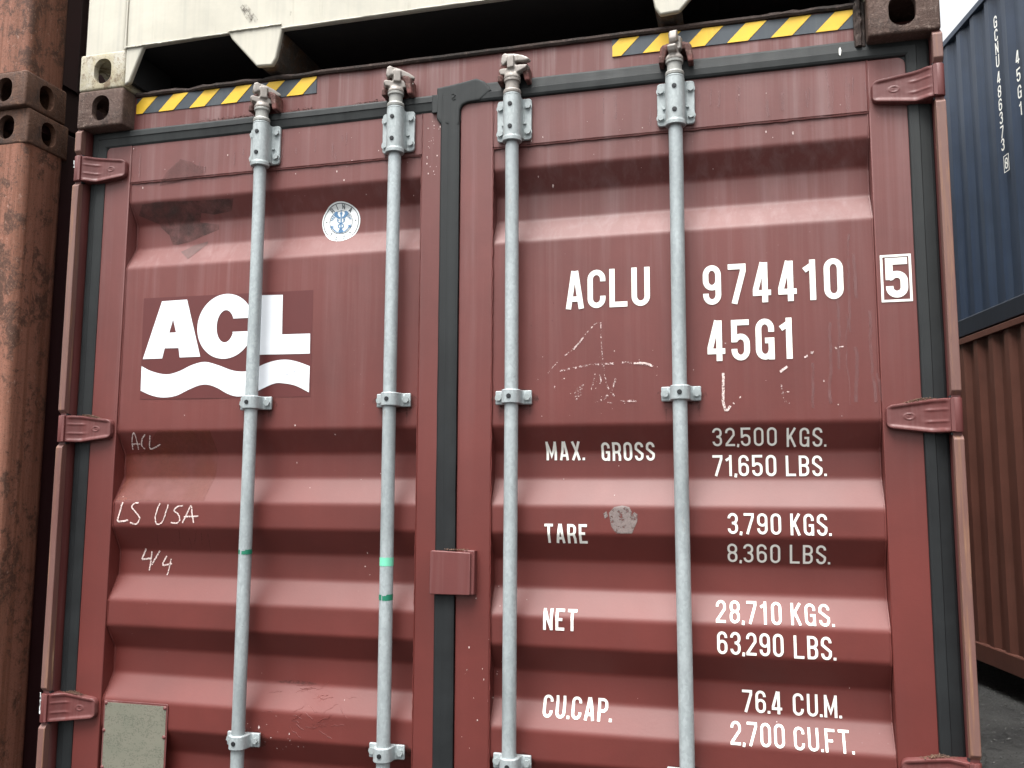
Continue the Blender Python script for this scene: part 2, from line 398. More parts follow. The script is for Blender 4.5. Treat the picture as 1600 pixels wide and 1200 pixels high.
SCRIBBLE= [[(0.389, 2.116), (0.37, 2.108), (0.345, 2.08), (0.315, 2.047), (0.284, 2.025), (0.249, 1.986)], [(0.389, 2.116), (0.39, 2.072), (0.395, 2.013)], [(0.281, 1.992), (0.307, 1.997), (0.345, 2.003), (0.382, 2.007), (0.422, 2.007)], [(0.442, 2.009), (0.473, 2.007), (0.501, 2.003), (0.523, 1.997)], [(0.395, 2.009), (0.399, 1.976), (0.407, 1.947), (0.423, 1.922)], [(0.374, 1.984), (0.37, 1.964), (0.363, 1.94)], [(0.384, 1.982), (0.389, 1.968), (0.385, 1.951)], [(0.373, 1.91), (0.39, 1.913), (0.406, 1.926), (0.415, 1.938), (0.427, 1.967)], [(0.321, 1.941), (0.344, 1.954)], [(0.321, 1.932), (0.34, 1.946)], [(0.323, 1.924), (0.338, 1.938)], [(0.323, 1.916), (0.336, 1.93)], [(0.439, 1.909), (0.478, 1.91)], [(0.268, 1.954), (0.266, 1.948), (0.268, 1.942)], [(0.219, 1.968), (0.225, 1.971)], [(0.406, 1.908), (0.419, 1.905)], [(0.286, 1.969), (0.298, 1.974)], [(0.318, 2.047), (0.343, 2.078)], [(0.473, 2.006), (0.501, 2.006), (0.519, 1.999)], [(0.695, 1.975), (0.694, 1.94), (0.693, 1.9), (0.7, 1.882), (0.71, 1.893)], [(0.832, 1.942), (0.834, 1.922), (0.84, 1.903), (0.85, 1.897)], [(0.832, 1.92), (0.85, 1.925)], [(0.83, 1.974), (0.847, 1.986)], [(0.888, 2.007), (0.895, 2.012)], [(0.904, 2.017), (0.907, 2.019)], [(0.96, 2.03), (0.961, 2.026)], [(0.968, 2.03), (0.977, 2.03)], [(0.716, 1.898), (0.719, 1.9)], [(0.733, 1.913), (0.735, 1.915)]]
LA= [(-0.981, 2.065), (-0.915, 2.065), (-0.908, 2.095), (-0.861, 2.094), (-0.856, 2.066), (-0.787, 2.066), (-0.84, 2.238), (-0.925, 2.237)]
LAc = [(-0.884, 2.181), (-0.895, 2.141), (-0.872, 2.141)]
LC = ([(-0.711, 2.152)], [(-0.801, 2.156), (-0.73, 2.153), (-0.716, 2.247), (-0.707, 2.058), (-0.7, 2.199), (-0.696, 2.109), (-0.676, 2.173), (-0.678, 2.137)])
LL= [(-0.614, 2.239), (-0.527, 2.236), (-0.525, 2.121), (-0.437, 2.12), (-0.436, 2.063), (-0.614, 2.065)]
WT= [(-0.984, 2.044), (-0.949, 2.028), (-0.899, 2.017), (-0.856, 2.025), (-0.814, 2.042), (-0.772, 2.05), (-0.73, 2.04), (-0.682, 2.023), (-0.646, 2.018), (-0.615, 2.022), (-0.58, 2.037), (-0.545, 2.046), (-0.509, 2.048), (-0.474, 2.041), (-0.435, 2.027)]
WB= [(-0.983, 1.971), (-0.945, 1.956), (-0.906, 1.949), (-0.863, 1.953), (-0.821, 1.97), (-0.785, 1.982), (-0.758, 1.983), (-0.727, 1.973), (-0.694, 1.956), (-0.663, 1.947), (-0.627, 1.949), (-0.597, 1.96), (-0.547, 1.98), (-0.517, 1.981), (-0.477, 1.973), (-0.435, 1.953)]
LP= [(-0.989, 2.249), (-0.432, 2.245), (-0.431, 1.941), (-0.985, 1.945)]
SIG = ([(-0.93, 1.994), (-0.92, 1.997), (-0.915, 1.989), (-0.921, 1.98), (-0.935, 1.971), (-0.913, 1.968)], [[(-0.503, 2.017), (-0.515, 2.006), (-0.52, 1.988)], [(-0.51, 2.004), (-0.495, 2.008)], [(-0.488, 2.019), (-0.49, 2.001)], [(-0.487, 2.018), (-0.476, 2.016), (-0.485, 2.01), (-0.475, 2.003), (-0.49, 2.0)]])
RES = ([(-1.039, 2.514), (-1.016, 2.542), (-0.952, 2.546), (-0.817, 2.539), (-0.704, 2.538), (-0.721, 2.506), (-0.782, 2.501), (-0.823, 2.508), (-0.837, 2.484), (-0.771, 2.472), (-0.77, 2.457), (-0.802, 2.447), (-0.835, 2.437), (-0.862, 2.426), (-0.911, 2.419), (-0.928, 2.421), (-0.941, 2.451), (-0.971, 2.476), (-0.976, 2.487)], [(-0.89, 2.393), (-0.855, 2.413), (-0.806, 2.423), (-0.806, 2.417), (-0.853, 2.365)])
RES2= [(-0.925, 2.651), (-0.882, 2.682), (-0.843, 2.669), (-0.826, 2.657), (-0.793, 2.649), (-0.803, 2.63), (-0.851, 2.62), (-0.909, 2.611), (-0.955, 2.606)]
ORG= [(-1.053, 1.785), (-0.988, 1.792), (-0.92, 1.853), (-0.747, 1.851), (-0.742, 1.81), (-0.738, 1.779), (-0.746, 1.728), (-0.754, 1.686), (-0.757, 1.65), (-1.053, 1.648), (-1.048, 1.709), (-1.054, 1.756)]
DRK= [[(-0.911, 1.552), (-0.92, 1.519)], [(-0.834, 1.567), (-0.846, 1.52)], [(-0.867, 1.534), (-0.86, 1.525)], [(-0.808, 1.544), (-0.81, 1.516)], [(-0.778, 1.564), (-0.798, 1.526)], [(-0.764, 1.559), (-0.773, 1.522)], [(-0.743, 1.56), (-0.751, 1.503)]]
RND = ([(0.406, 1.628), (0.42, 1.643), (0.44, 1.647), (0.458, 1.643), (0.464, 1.631), (0.462, 1.621), (0.47, 1.631), (0.478, 1.625), (0.477, 1.607), (0.468, 1.588), (0.464, 1.578), (0.424, 1.577), (0.412, 1.595)], [(0.392, 1.626), (0.4, 1.632), (0.404, 1.62), (0.396, 1.614)])

# ------------------------------------------------------------------ ground
def ground():
    def ax():
        a = [-400, -150, -60, -30, -18]
        x = -14.0
        while x < 14: a.append(x); x += .35
        return a + [18, 30, 60, 150, 400]
    xs = ax(); ys = [y + 5 for y in ax()]
    fine = []
    vs = []; fs = []
    for y in ys:
        for x in xs:
            h = .035 * (noise.noise(Vector((x * .35, y * .35, 1))) - .2) if abs(x) < 16 and abs(y) < 20 else 0
            vs.append((x, y, h - .012))
    n = len(xs)
    fs = [(j * n + i, j * n + i + 1, (j + 1) * n + i + 1, (j + 1) * n + i) for j in range(len(ys) - 1) for i in range(n - 1)]
    me = bpy.data.meshes.new('ground'); me.from_pydata(vs, [], fs); finish(me, MAT['ground'], 60)
    o = obj_from_mesh('ground', me); tag(o, 'dark cracked asphalt yard surface under the container stacks', kind='structure')
ground()

# ------------------------------------------------------------------ corner castings (shared meshes)
def bool_cut(base, cutters):
    for c in cutters:
        m = base.modifiers.new('cut', 'BOOLEAN'); m.operation = 'DIFFERENCE'; m.object = c; m.solver = 'EXACT'
    dg = bpy.context.evaluated_depsgraph_get(); dg.update()
    me = bpy.data.meshes.new_from_object(base.evaluated_get(dg)); me.name = 'corner_casting'
    for o in [base] + cutters:
        d = o.data; bpy.data.objects.remove(o); bpy.data.meshes.remove(d)
    return me

def casting_mesh():
    """origin at the outer front bottom corner; x inwards, y backwards, z up"""
    bm = bmesh.new()
    o = MB().box(0, .162, 0, .178, 0, .118).build('tmp', None)
    bm.from_mesh(o.data); bmesh.ops.bevel(bm, geom=[e for e in bm.edges], offset=.007, segments=3, profile=.5, affect='EDGES'); bm.to_mesh(o.data); bm.free()
    cs = [MB().box(.020, .142, .020, .158, .018, .100).build('tmp', None)]
    cs.append(MB().prism(rrect(.053, .115, .019, .099, .030, 7), -.03, .05, 'y').build('tmp', None))
    cs.append(MB().prism(rrect(.058, .120, .019, .099, .030, 7), -.03, .05, 'x').build('tmp', None))
    return bool_cut(o, cs)
CAST = casting_mesh()
CAST_M = {}
def casting(parent, x, y, z, sx, sy, mat, **k):
    if mat not in CAST_M:
        me = CAST.copy(); me.name = 'corner_casting_' + mat; finish(me, MAT[mat], 30)
        me.materials.clear(); me.materials.append(MAT[mat]); CAST_M[mat] = me
    return tag(obj_from_mesh('corner_casting', CAST_M[mat], parent, (x, y, z), (0, 0, 0), (sx, sy, 1)), **k)

# ------------------------------------------------------------------ a plain box container (for the neighbours)
def corr(x_out, y0, y1, z0, z1, side, pitch=.278, dep=.036):
    """corrugated wall in the plane x = x_out, recesses go inward (side = +1: inward is +x)"""
    mb = MB(); pts = []; y = y0
    while y < y1 - .02:
        for dy, d in ((0, 0), (.072, 0), (.14, dep), (.210, dep), (.278, 0)):
            if y + dy <= y1: pts.append((y + dy, d))
        y += pitch
    pts = sorted(set((round(a, 4), b) for a, b in pts)) + [(y1, 0)]
    n = len(pts); zs = [z0 + (z1 - z0) * i / 6 for i in range(7)]
    vs = [(x_out + side * d, a, z) for z in zs for a, d in pts]
    fs = [(j * n + i, j * n + i + 1, (j + 1) * n + i + 1, (j + 1) * n + i) for j in range(6) for i in range(n - 1)]
    return mb.add(vs, fs)

def box_container(root, mats, L=12.192, H=2.896, end=True, cast_m='rust_cast', floor_z=.13, inset=0.0):
    wm, rm, pm = mats
    W2 = 1.219
    for sx in (-1, 1):
        corr(sx * (W2 - .022), .17, L - .17, .15, H - .05, -sx).build('side_wall', MAT[wm], root, smooth=25, fix=False)
        MB().box(*sorted((sx * (W2 - .004 - inset), sx * (W2 - .06 - inset))), .178, L - .178, H - .062, H - .006).build('top_rail', MAT[wm if rm == 'blue_dark' else rm], root, bevel=.004)
        I = inset
        b = MB().prism([(sx * (W2 - .012 - I), .012), (sx * (W2 - .012 - I), .16), (sx * (W2 - .022 - I), .172), (sx * (W2 - .05 - I), .172), (sx * (W2 - .05 - I), .03), (sx * (W2 - .09 - I), .012)], .178, L - .178, 'y')
        b.build('bottom_rail', MAT[rm], root, bevel=.003)
        for sy in (0, 1):
            y0 = .002 if sy == 0 else L - .17
            xa, xb = sorted((sx * (W2 - .003), sx * (W2 - .155)))
            MB().prism(rrect(xa, xb, y0, y0 + .168, .024, 4), .117, H - .117, 'z').build('corner_post', MAT[pm], root, smooth=30)
            for z in (0, H - .118):
                casting(root, sx * W2, 0 if sy == 0 else L, z, -sx, 1 if sy == 0 else -1, cast_m)
    MB().box(-W2 + .05, W2 - .05, .1, L - .1, floor_z, floor_z + .03).build('floor', MAT['dark_under'], root)
    MB().box(-W2 + .03, W2 - .03, .05, L - .05, H - .045, H - .02).build('roof', MAT[wm], root)
    back = corr(0, -W2 + .15, W2 - .15, .15, H - .06, 1)
    back.v = [(y, L - .03 - x, z) for x, y, z in back.v]
    back.build('end_wall', MAT[wm], root, smooth=25, fix=False)
    if end:
        fr = corr(0, -W2 + .15, W2 - .15, .15, H - .06, 1)
        fr.v = [(y, .05 + x, z) for x, y, z in fr.v]
        fr.build('end_wall', MAT[wm], root, smooth=25, fix=False)
        MB().box(-W2 + .16, W2 - .16, .012, .09, H - .1, H - .01).build('header', MAT[rm], root, bevel=.004)
        MB().box(-W2 + .16, W2 - .16, .012, .09, .012, .15).build('sill', MAT[rm], root, bevel=.004)

GRP = 'stacked steel shipping containers'
# ================================================================== THE RED CONTAINER WITH THE TWO DOORS
red = empty('shipping_container', (0, 0, 0), label='red container with two closed doors and four grey lock rods, lettered ACLU 974410 5', cat='container')
H = 2.896; W2 = 1.219; L = 12.192
# --- body behind the doors
for sx in (-1, 1):
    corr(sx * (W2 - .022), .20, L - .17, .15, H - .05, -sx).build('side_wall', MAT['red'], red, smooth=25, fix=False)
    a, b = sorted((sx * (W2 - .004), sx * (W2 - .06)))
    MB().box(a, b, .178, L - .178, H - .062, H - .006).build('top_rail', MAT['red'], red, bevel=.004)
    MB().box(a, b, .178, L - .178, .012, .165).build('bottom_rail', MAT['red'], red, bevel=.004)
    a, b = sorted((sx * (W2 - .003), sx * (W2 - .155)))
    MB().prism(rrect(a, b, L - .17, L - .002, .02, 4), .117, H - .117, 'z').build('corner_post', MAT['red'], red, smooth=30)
    for z in (0, H - .118):
        casting(red, sx * W2, 0, z, -sx, 1, 'cast_own'); casting(red, sx * W2, L, z, -sx, -1, 'cast_own')
    # door-end corner post: an open J section, plan view
    J = [(.155, .078), (.200, .078), (.200, .010), (.2195, .010), (.2195, .17), (.06, .17), (.06, .105), (.155, .105)]
    J = [(sx * (1 + q), y) for q, y in J]
    MB().prism(J, .117, H - .116, 'z').build('corner_post', MAT['red_hinge'], red, bevel=.002)
MB().box(-W2 + .05, W2 - .05, .1, L - .1, .13, .16).build('floor', MAT['dark_under'], red)
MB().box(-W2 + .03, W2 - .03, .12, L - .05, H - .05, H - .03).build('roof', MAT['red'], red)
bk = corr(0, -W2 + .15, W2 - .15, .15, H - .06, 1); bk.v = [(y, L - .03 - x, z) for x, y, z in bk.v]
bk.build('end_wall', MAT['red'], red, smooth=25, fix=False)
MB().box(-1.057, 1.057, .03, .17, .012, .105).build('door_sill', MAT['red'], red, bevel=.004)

# --- header with its dirty upper lip
def header():
    nx = 60; rows = [(2.70, .058), (2.885, .058), (2.888, .075), (2.888, .16), (2.70, .16)]
    vs = []
    for i in range(nx + 1):
        x = -1.057 + 2.114 * i / nx
        for z, y in rows:
            vs.append((x, y + (.0012 * noise.noise(Vector((x * 4, z * 6, 0))) if y == .058 else 0), z))
    n = len(rows)
    fs = [(i * n + k, (i + 1) * n + k, (i + 1) * n + (k + 1) % n, i * n + (k + 1) % n) for i in range(nx) for k in range(n)]
    return MB().add(vs, fs).build('header', MAT['red_header'], red, smooth=30)
hd = header()
def lip():
    vs = []; nx = 150; sec = [(.050, -.007), (.046, -.002), (.047, .0045), (.058, .0075), (.085, .008), (.085, -.007)]
    n = len(sec)
    for i in range(nx + 1):
        x = -1.05 + 2.108 * i / nx
        amp = 1 if (x < -.35 or x > .72) else .25
        dz = .0035 * amp * noise.noise(Vector((x * 9, 3, 0))) + .0022 * amp * noise.noise(Vector((x * 26, 7, 0)))
        dy = .007 * amp * noise.noise(Vector((x * 12, 0, 5)))
        for y, z in sec: vs.append((x, y + dy * (1 if y < .06 else 0), 2.889 + z + dz + (.004 if z > 0 and amp == 1 else 0) * noise.noise(Vector((x * 40, 1, 1)))))
    fs = [(i * n + k, (i + 1) * n + k, (i + 1) * n + (k + 1) % n, i * n + (k + 1) % n) for i in range(nx) for k in range(n)]
    MB().add(vs, fs).build('header_lip', MAT['lip'], red, smooth=40)
    # crumpled strip of steel beside the right casting
    pts = []; m = 26
    for i in range(m + 1):
        z = 2.894 - .118 * i / m
        pts.append((1.040 + .005 * noise.noise(Vector((z * 60, 2, 0))), .043 + .006 * noise.noise(Vector((z * 45, 5, 0))), z))
    MB().tube(pts, [.0075 + .002 * noise.noise(Vector((i * .8, 0, 0))) for i in range(m + 1)], 7).build('crumpled_edge', MAT['lip'], red, smooth=40)
    MB().box(1.030, 1.056, .044, .0585, 2.775, 2.888).build('edge_strip', MAT['lip'], red, bevel=.003)
lip()

# --- hazard tapes: dark ground with yellow slanting bars
def hazard(x0, x1, first, z0, z1, cut_left=True):
    o = MB().box(x0, x1, .0555, .0585, z0, z1).build('hazard_tape', MAT['tape_dark'], red)
    xb = first
    while xb < x1:
        s = z1 - z0
        poly = [(xb, z0), (xb + .052, z0), (xb + .052 + s, z1), (xb + s, z1)]
        # clip in x
        def clip(ps, xc, keep):
            out = []
            for (a, za), (b, zb) in zip(ps, ps[1:] + ps[:1]):
                ia = (a - xc) * keep >= 0; ib = (b - xc) * keep >= 0
                if ia: out.append((a, za))
                if ia != ib: t = (xc - a) / (b - a); out.append((xc, za + t * (zb - za)))
            return out
        p = clip(clip(poly, x0 + .0005, 1), x1 - .0005, -1)
        if len(p) > 2: MB().prism(p, .0543, .0555, 'y').build('yellow_stripe', MAT['yellow'], o)
        xb += .1085
hazard(-1.050, -.440, -1.079, 2.830, 2.880)
hazard(.426, 1.041, .398, 2.832, 2.880)

# ------------------------------------------------------------------ door surface profile
FR, PO, PI_ = .052, .058, .098
ZB = [2.610, 2.548, 2.485, 2.412, 2.345, 1.851, 1.783, 1.714, 1.644, 1.574, 1.504, 1.433, 1.365, 1.292, 1.225, 1.153, 1.087,
      1.014, .947, .875, .808, .736, .669, .597, .530, .458, .391, .319, .252]
raw = [(2.612, PO)]
for k in range((len(ZB) - 1) // 4):
    for j in range(4): raw.append((ZB[1 + 4 * k + j], (PO, PI_, PI_, PO)[j]))
raw.append((.200, PO))
PRO = [raw[0]]
for a, b, c in zip(raw, raw[1:], raw[2:]):
    A, B, C = Vector(a), Vector(b), Vector(c); r = .007
    p = B + (A - B).normalized() * r; q = B + (C - B).normalized() * r
    p2 = B + (A - B).normalized() * (r + .003); q2 = B + (C - B).normalized() * (r + .003); PRO.append((p2.x, p2.y))
    for t in (0, .25, .5, .75, 1): v = p * (1 - t) ** 2 + B * 2 * t * (1 - t) + q * t * t; PRO.append((v.x, v.y))
    PRO.append((q2.x, q2.y))
PRO.append(raw[-1])
DENTS = [(-.42, 1.125, .045, .0030), (-.80, 2.31, .05, .0012), (.72, 1.60, .07, .0014), (.30, 2.44, .05, .0012), (-.30, 1.36, .05, .0016), (.88, 1.34, .05, .0018), (.42, 1.22, .06, .0014), (-.90, 1.45, .04, .0012), (.62, 2.30, .09, -.0012)]
def wav(x, z): return .0010 * noise.noise(Vector((x * 3.2, z * 3.2, 4.7))) + sum(d * math.exp(-((x - a) ** 2 + (z - b) ** 2) / (r * r)) for a, b, r, d in DENTS)
def surf(x, z):
    if z > 2.609 or abs(x) > 1.056 or abs(x) < .096: return FR
    for (z0, y0), (z1, y1) in zip(PRO, PRO[1:]):
        if z1 <= z <= z0: return y0 + (y1 - y0) * (z0 - z) / max(z0 - z1, 1e-9) + wav(x, z)
    return PO

doors = {}
for s, nm in ((-1, 'L'), (1, 'R')):
    x_in, zt = (-.050, 2.737) if s < 0 else (.004, 2.746)
    xo = s * 1.146
    # stiles and rails
    fx0, fx1 = sorted((s * 1.0575, xo))
    rr = [0, 0, .022, 0] if s > 0 else [0, 0, 0, .022]
    d = MB().prism(rrect(fx0, fx1, .115, zt - .004, rr), FR, .105, 'y')
    ix0, ix1 = sorted((x_in, s * .0965 if s > 0 else -.1085))
    rr = [0, 0, 0, .022] if s > 0 else [0, 0, .0, 0]
    d.prism(rrect(ix0, ix1, .115, zt, rr), FR, .105, 'y')
    tx0, tx1 = sorted((ix1 + .0012 if s > 0 else ix0 - .0012, s * 1.0563))
    d.box(tx0, tx1, FR + .001, .105, 2.6105, zt - .001)
    d.box(tx0, tx1, FR + .001, .105, .115, .205)
    d.box(tx0, tx1, .104, .112, .15, 2.65)
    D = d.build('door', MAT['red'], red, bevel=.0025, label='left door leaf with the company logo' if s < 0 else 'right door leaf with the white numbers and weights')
    doors[s] = D
    # corrugated skin
    nx = 48; n = len(PRO); xa, xb = tx0 - .003, tx1 + .003
    vs = [(xa + (xb - xa) * i / nx, y + wav(xa + (xb - xa) * i / nx, z), z) for i in range(nx + 1) for z, y in PRO]
    fs = [(i * n + k, (i + 1) * n + k, (i + 1) * n + k + 1, i * n + k + 1) for i in range(nx) for k in range(n - 1)]
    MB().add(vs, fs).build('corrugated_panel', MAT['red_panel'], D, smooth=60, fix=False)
    # weld beads along the panel
    def bead(p0, p1, r=.0021):
        m = int((Vector(p1) - Vector(p0)).length / .012); pts = []
        for i in range(m + 1):
            p = Vector(p0).lerp(Vector(p1), i / m); pts.append(p + Vector((random.uniform(-.0009, .0009), 0, random.uniform(-.0009, .0009))))
        return MB().tube(pts, r, 5, .25)
    def zig(x, so):   # follow the corrugation
        pts = []
        for (z0, y0), (z1, y1) in zip(PRO, PRO[1:]):
            m = max(1, int(abs(z1 - z0) / .02))
            for i in range(m): t = i / m; pts.append((x + so * .001, y0 + (y1 - y0) * t - .0005, z0 + (z1 - z0) * t))
        return MB().tube(pts, .0024, 5, .3)
    zig(s * 1.0560, -s).build('weld_bead', MAT['red_panel'], D, smooth=60)
    bead((s * 1.057, FR + .001, 2.612), (s * 1.057, FR + .001, zt - .004)).build('weld_bead', MAT['red'], D, smooth=60)
    bead((tx0, FR + .004, 2.6092), (tx1, FR + .004, 2.6092), .0026).build('weld_bead', MAT['red'], D, smooth=60)
    ei = tx0 if s > 0 else tx1
    bead((ei, FR + .002, 2.605), (ei, FR + .002, .21), .0018).build('weld_bead', MAT['red'], D, smooth=60)
    bead((ei, FR + .0005, 2.612), (ei, FR + .0005, zt - .004), .0016).build('weld_bead', MAT['red'], D, smooth=60)

# ------------------------------------------------------------------ rubber gaskets (swept section, mitred)
def sweep(path, prof):
    vs = []; n = len(prof); N = len(path)
    P = [Vector(p) for p in path]
    for i, p in enumerate(P):
        a = (p - P[i - 1]).normalized() if i else None; b = (P[i + 1] - p).normalized() if i < N - 1 else None
        na = Vector((-a.y, a.x)) if a else None; nb = Vector((-b.y, b.x)) if b else None
        if na and nb: m = (na + nb).normalized(); k = 1 / max(m.dot(na), .3)
        else: m = na or nb; k = 1
        for d, y in prof: vs.append((p.x + m.x * d * k, y, p.y + m.y * d * k))
    fs = [(i * n + k, (i + 1) * n + k, (i + 1) * n + (k + 1) % n, i * n + (k + 1) % n) for i in range(N - 1) for k in range(n)]
    fs += [tuple(range(n)), tuple(reversed(range((N - 1) * n, N * n)))]
    return MB().add(vs, fs)
def sect(h, y=.0):   # d > 0 is the left of the path direction
    return [(-h, .072), (-h, .0515 + y), (-h * .80, .0485 + y), (-h * .2, .0462 + y), (h * .05, .0452 + y), (h * .12, .0432 + y), (h * .72, .0440 + y), (h * .92, .0465 + y), (h, .0500 + y), (h, .072)]
def dense(path, st=.12):
    out = [path[0]]
    for a, b in zip(path, path[1:]):
        m = max(1, int(math.dist(a, b) / st))
        for i in range(1, m + 1): out.append((a[0] + (b[0] - a[0]) * i / m + random.uniform(-.0006, .0006) * (i < m), a[1] + (b[1] - a[1]) * i / m + random.uniform(-.0005, .0005) * (i < m)))
    return out
sweep(dense([(-1.1705, .115), (-1.1705, 2.7525), (-.040, 2.7545)]), sect(.0245)).build('door_gasket', MAT['rubber'], red, smooth=20, label='black rubber seal round the left door')
# right door: one outer band plus the wide centre strip
sweep(dense([(1.1715, .115), (1.1715, 2.7690), (.02, 2.7710)]), [(a, b) for a, b in sect(.0270)][::-1]).build('door_gasket', MAT['rubber'], red, smooth=20, label='black rubber seal round the right door')
c = [(-.0275, .0515), (-.0272, .0455), (-.020, .0425), (-.004, .0415), (.006, .0440), (.014, .0425), (.022, .0415), (.0265, .0450), (.0270, .0515)]
sweep(dense([(-.0245, .115), (-.0245, 2.775)]), c).build('centre_seal', MAT['rubber'], red, smooth=20)
def junction():
    out = [(-.064, 2.706), (-.052, 2.690), (.002, 2.680), (.004, 2.725), (.010, 2.738), (.026, 2.745), (.060, 2.746), (.095, 2.772), (.075, 2.800), (.050, 2.812), (.015, 2.806), (-.03, 2.800), (-.064, 2.797)]
    m_ = MB().prism(out, .0425, .060, 'y')
    o = cast(m_.build('seal_junction', MAT['rubber'], red), .0022, 14)
    MB().box(-.078, -.060, .0425, .050, 2.724, 2.777).build('seal_joint', MAT['rubber'], red, bevel=.002)
    MB().tube([(-.020, .0422, 2.770), (-.014, .0415, 2.773), (-.009, .0415, 2.769), (-.013, .0415, 2.764), (-.019, .0415, 2.760), (-.014, .0415, 2.755), (-.008, .0422, 2.758)], .0013, 5).build('moulded_mark', MAT['rubber'], o, smooth=60)
junction()
for s, z, h in ((-1, 2.7525, .030), (1, 2.766, .03)):   # fillets behind the rounded door corners
    a, b = sorted((s * 1.105, s * 1.150))
    MB().box(a, b, .0535, .07, z - .062, z).build('seal_fillet', MAT['rubber'], red)
MB().box(0, .03, .0535, .07, 2.70, 2.75).build('seal_fillet', MAT['rubber'], red)
MB().prism([(.9925, 2.762), (.9955, 2.757), (.9985, 2.771), (.996, 2.780), (.9925, 2.776)], .0425, .0445).build('paint_fleck', MAT['white'], red)

# ------------------------------------------------------------------ post front strips, hinge knuckles, hinges
HZ = [2.6530, 1.8580, 1.0620, .2650]
HH = .0390
def strips(s):
    edges = [2.776] + [q for z in HZ for q in (z + HH + .006, z - HH - .006)] + [.122]
    for z1, z0 in zip(edges[::2], edges[1::2]):
        x0, x1 = sorted((s * 1.1985, s * 1.2205)); c = .010
        mb = MB(); vs = []; segs = 14
        # body with chamfered ends
        zs = [z0, z0 + c] + [z0 + c + (z1 - z0 - 2 * c) * i / segs for i in range(1, segs)] + [z1 - c, z1]
        for i, z in enumerate(zs):
            ch = i in (0, len(zs) - 1); a = s * (1.1985 + .0006 * noise.noise(Vector((z * 7, s, 0)))); b = s * (1.2205 + .0006 * noise.noise(Vector((z * 7, s, 9))))
            y = .010 if ch else .0005 * noise.noise(Vector((z * 8, 0, 0)))
            vs += [(a, y, z), (b, y, z), (b, .022, z), (a, .022, z)]
        fs = [(4 * i + k, 4 * i + (k + 1) % 4, 4 * i + 4 + (k + 1) % 4, 4 * i + 4 + k) for i in range(len(zs) - 1) for k in range(4)]
        fs += [(0, 1, 2, 3), tuple(4 * (len(zs) - 1) + k for k in (3, 2, 1, 0))]
        mb.add(vs, fs).build('post_strip', MAT['post_worn'], red, bevel=.0018)
    for z in HZ:
        a, b = sorted((s * 1.196, s * 1.218))
        MB().box(a, b, .012, .026, z - HH - .0055, z + HH + .0055).build('hinge_lug', MAT['screw'], red)
strips(-1); strips(1)

def hinge_mesh():
    """local: x from the knuckle (0) towards the door (.16), y as in the door plane, z centred"""
    nx, nz = 66, 40; Lh = .158
    def half(x):
        if x < .062: h = .039
        else: h = .039 - (x - .062) / (Lh - .062) * .0125
        e = Lh - x
        if e < .014: h -= .014 - math.sqrt(max(0, .014 ** 2 - (.014 - e) ** 2))
        return h
    def yb(x):
        t = min(1, max(0, (x - .018) / .050)); t = t * t * (3 - 2 * t)
        return .004 + .028 * t + .004 * max(0, (x - .07)) / .09
    def hgt(x, z):
        h = half(min(x, Lh - .013)); v = 0
        e = h - abs(z)
        def rid(d, w): return math.exp(-(d / w) ** 2)
        if x > .026:
            f = min(1, (x - .026) / .01)
            v += .0036 * (1 / (1 + math.exp((e - .0085) / .0011))) * f * (1 if x < Lh - .018 else math.exp(-((x - Lh + .018) / .01) ** 2))
            v += .0018 * rid(abs(z) - .0135, .0030) * f * (1 / (1 + math.exp((x - .072) / .003)))
        q = math.hypot((x - .108) / .0105, z / .0068)
        v += .0014 * rid((q - 1) * .008, .0016) + .0011 * (1 if q < .75 else 0) * (.5 + .5 * math.sin(x * 2600)) * rid(z, .003)
        v += .0004 * noise.noise(Vector((x * 60, z * 60, 1)))
        if x < .024:   # knuckle bulge
            v += 0
        return v
    vs = []
    for i in range(nx + 1):
        x = .020 + (Lh - .020) * i / nx
        h = max(half(x), .004)
        for j in range(nz + 1):
            z = -h + 2 * h * j / nz
            edge = min(1, (h - abs(z)) / .003, (Lh - x) / .003)
            vs.append((x, yb(x) - hgt(x, z) + (1 - math.sqrt(max(0, 1 - (1 - max(0, edge)) ** 2))) * .003, z))
    n = nz + 1; m = (nx + 1) * n
    fs = [(i * n + j, i * n + j + 1, (i + 1) * n + j + 1, (i + 1) * n + j) for i in range(nx) for j in range(nz)]
    # back rim
    rim = [i * n for i in range(nx + 1)] + [nx * n + j for j in range(1, nz + 1)] + [i * n + nz for i in range(nx - 1, -1, -1)]
    base = len(vs)
    for r in rim: x, y, z = vs[r]; vs.append((x, .0515, z))
    fs += [(rim[k], rim[k + 1], base + k + 1, base + k) for k in range(len(rim) - 1)]
    mb = MB().add(vs, fs)
    kn = [(.0120, -HH), (.0128, -HH + .002), (.0128, HH - .002), (.0120, HH)]
    mb.lathe(kn, (.0125, .0105), 24)
    mb.box(.010, .026, -.0012, .018, -HH + .002, HH - .002)
    return mb.mesh('hinge', MAT['red_hinge'], 40)
HM = hinge_mesh()
def crust(n, area, r=(.002, .005), seed=1):
    rnd = random.Random(seed); mb = MB()
    for i in range(int(n * 2.2)):
        x, y, z = area(rnd); q = rnd.uniform(*r) * .62; a = rnd.uniform(0, 6)
        vs = [(q * math.cos(a), 0, q * .4 * math.sin(a)), (-q * math.cos(a), 0, .3 * q), (0, q * .8, 0), (0, -q * .8, .2 * q), (q * .2, 0, q * .8), (0, q * .2, -q * .6)]
        vs = [(x + u * rnd.uniform(.7, 1.3), y + v, z + w) for u, v, w in vs]
        mb.add(vs, [(0, 2, 4), (2, 1, 4), (1, 3, 4), (3, 0, 4), (2, 0, 5), (1, 2, 5), (3, 1, 5), (0, 3, 5)])
    return mb
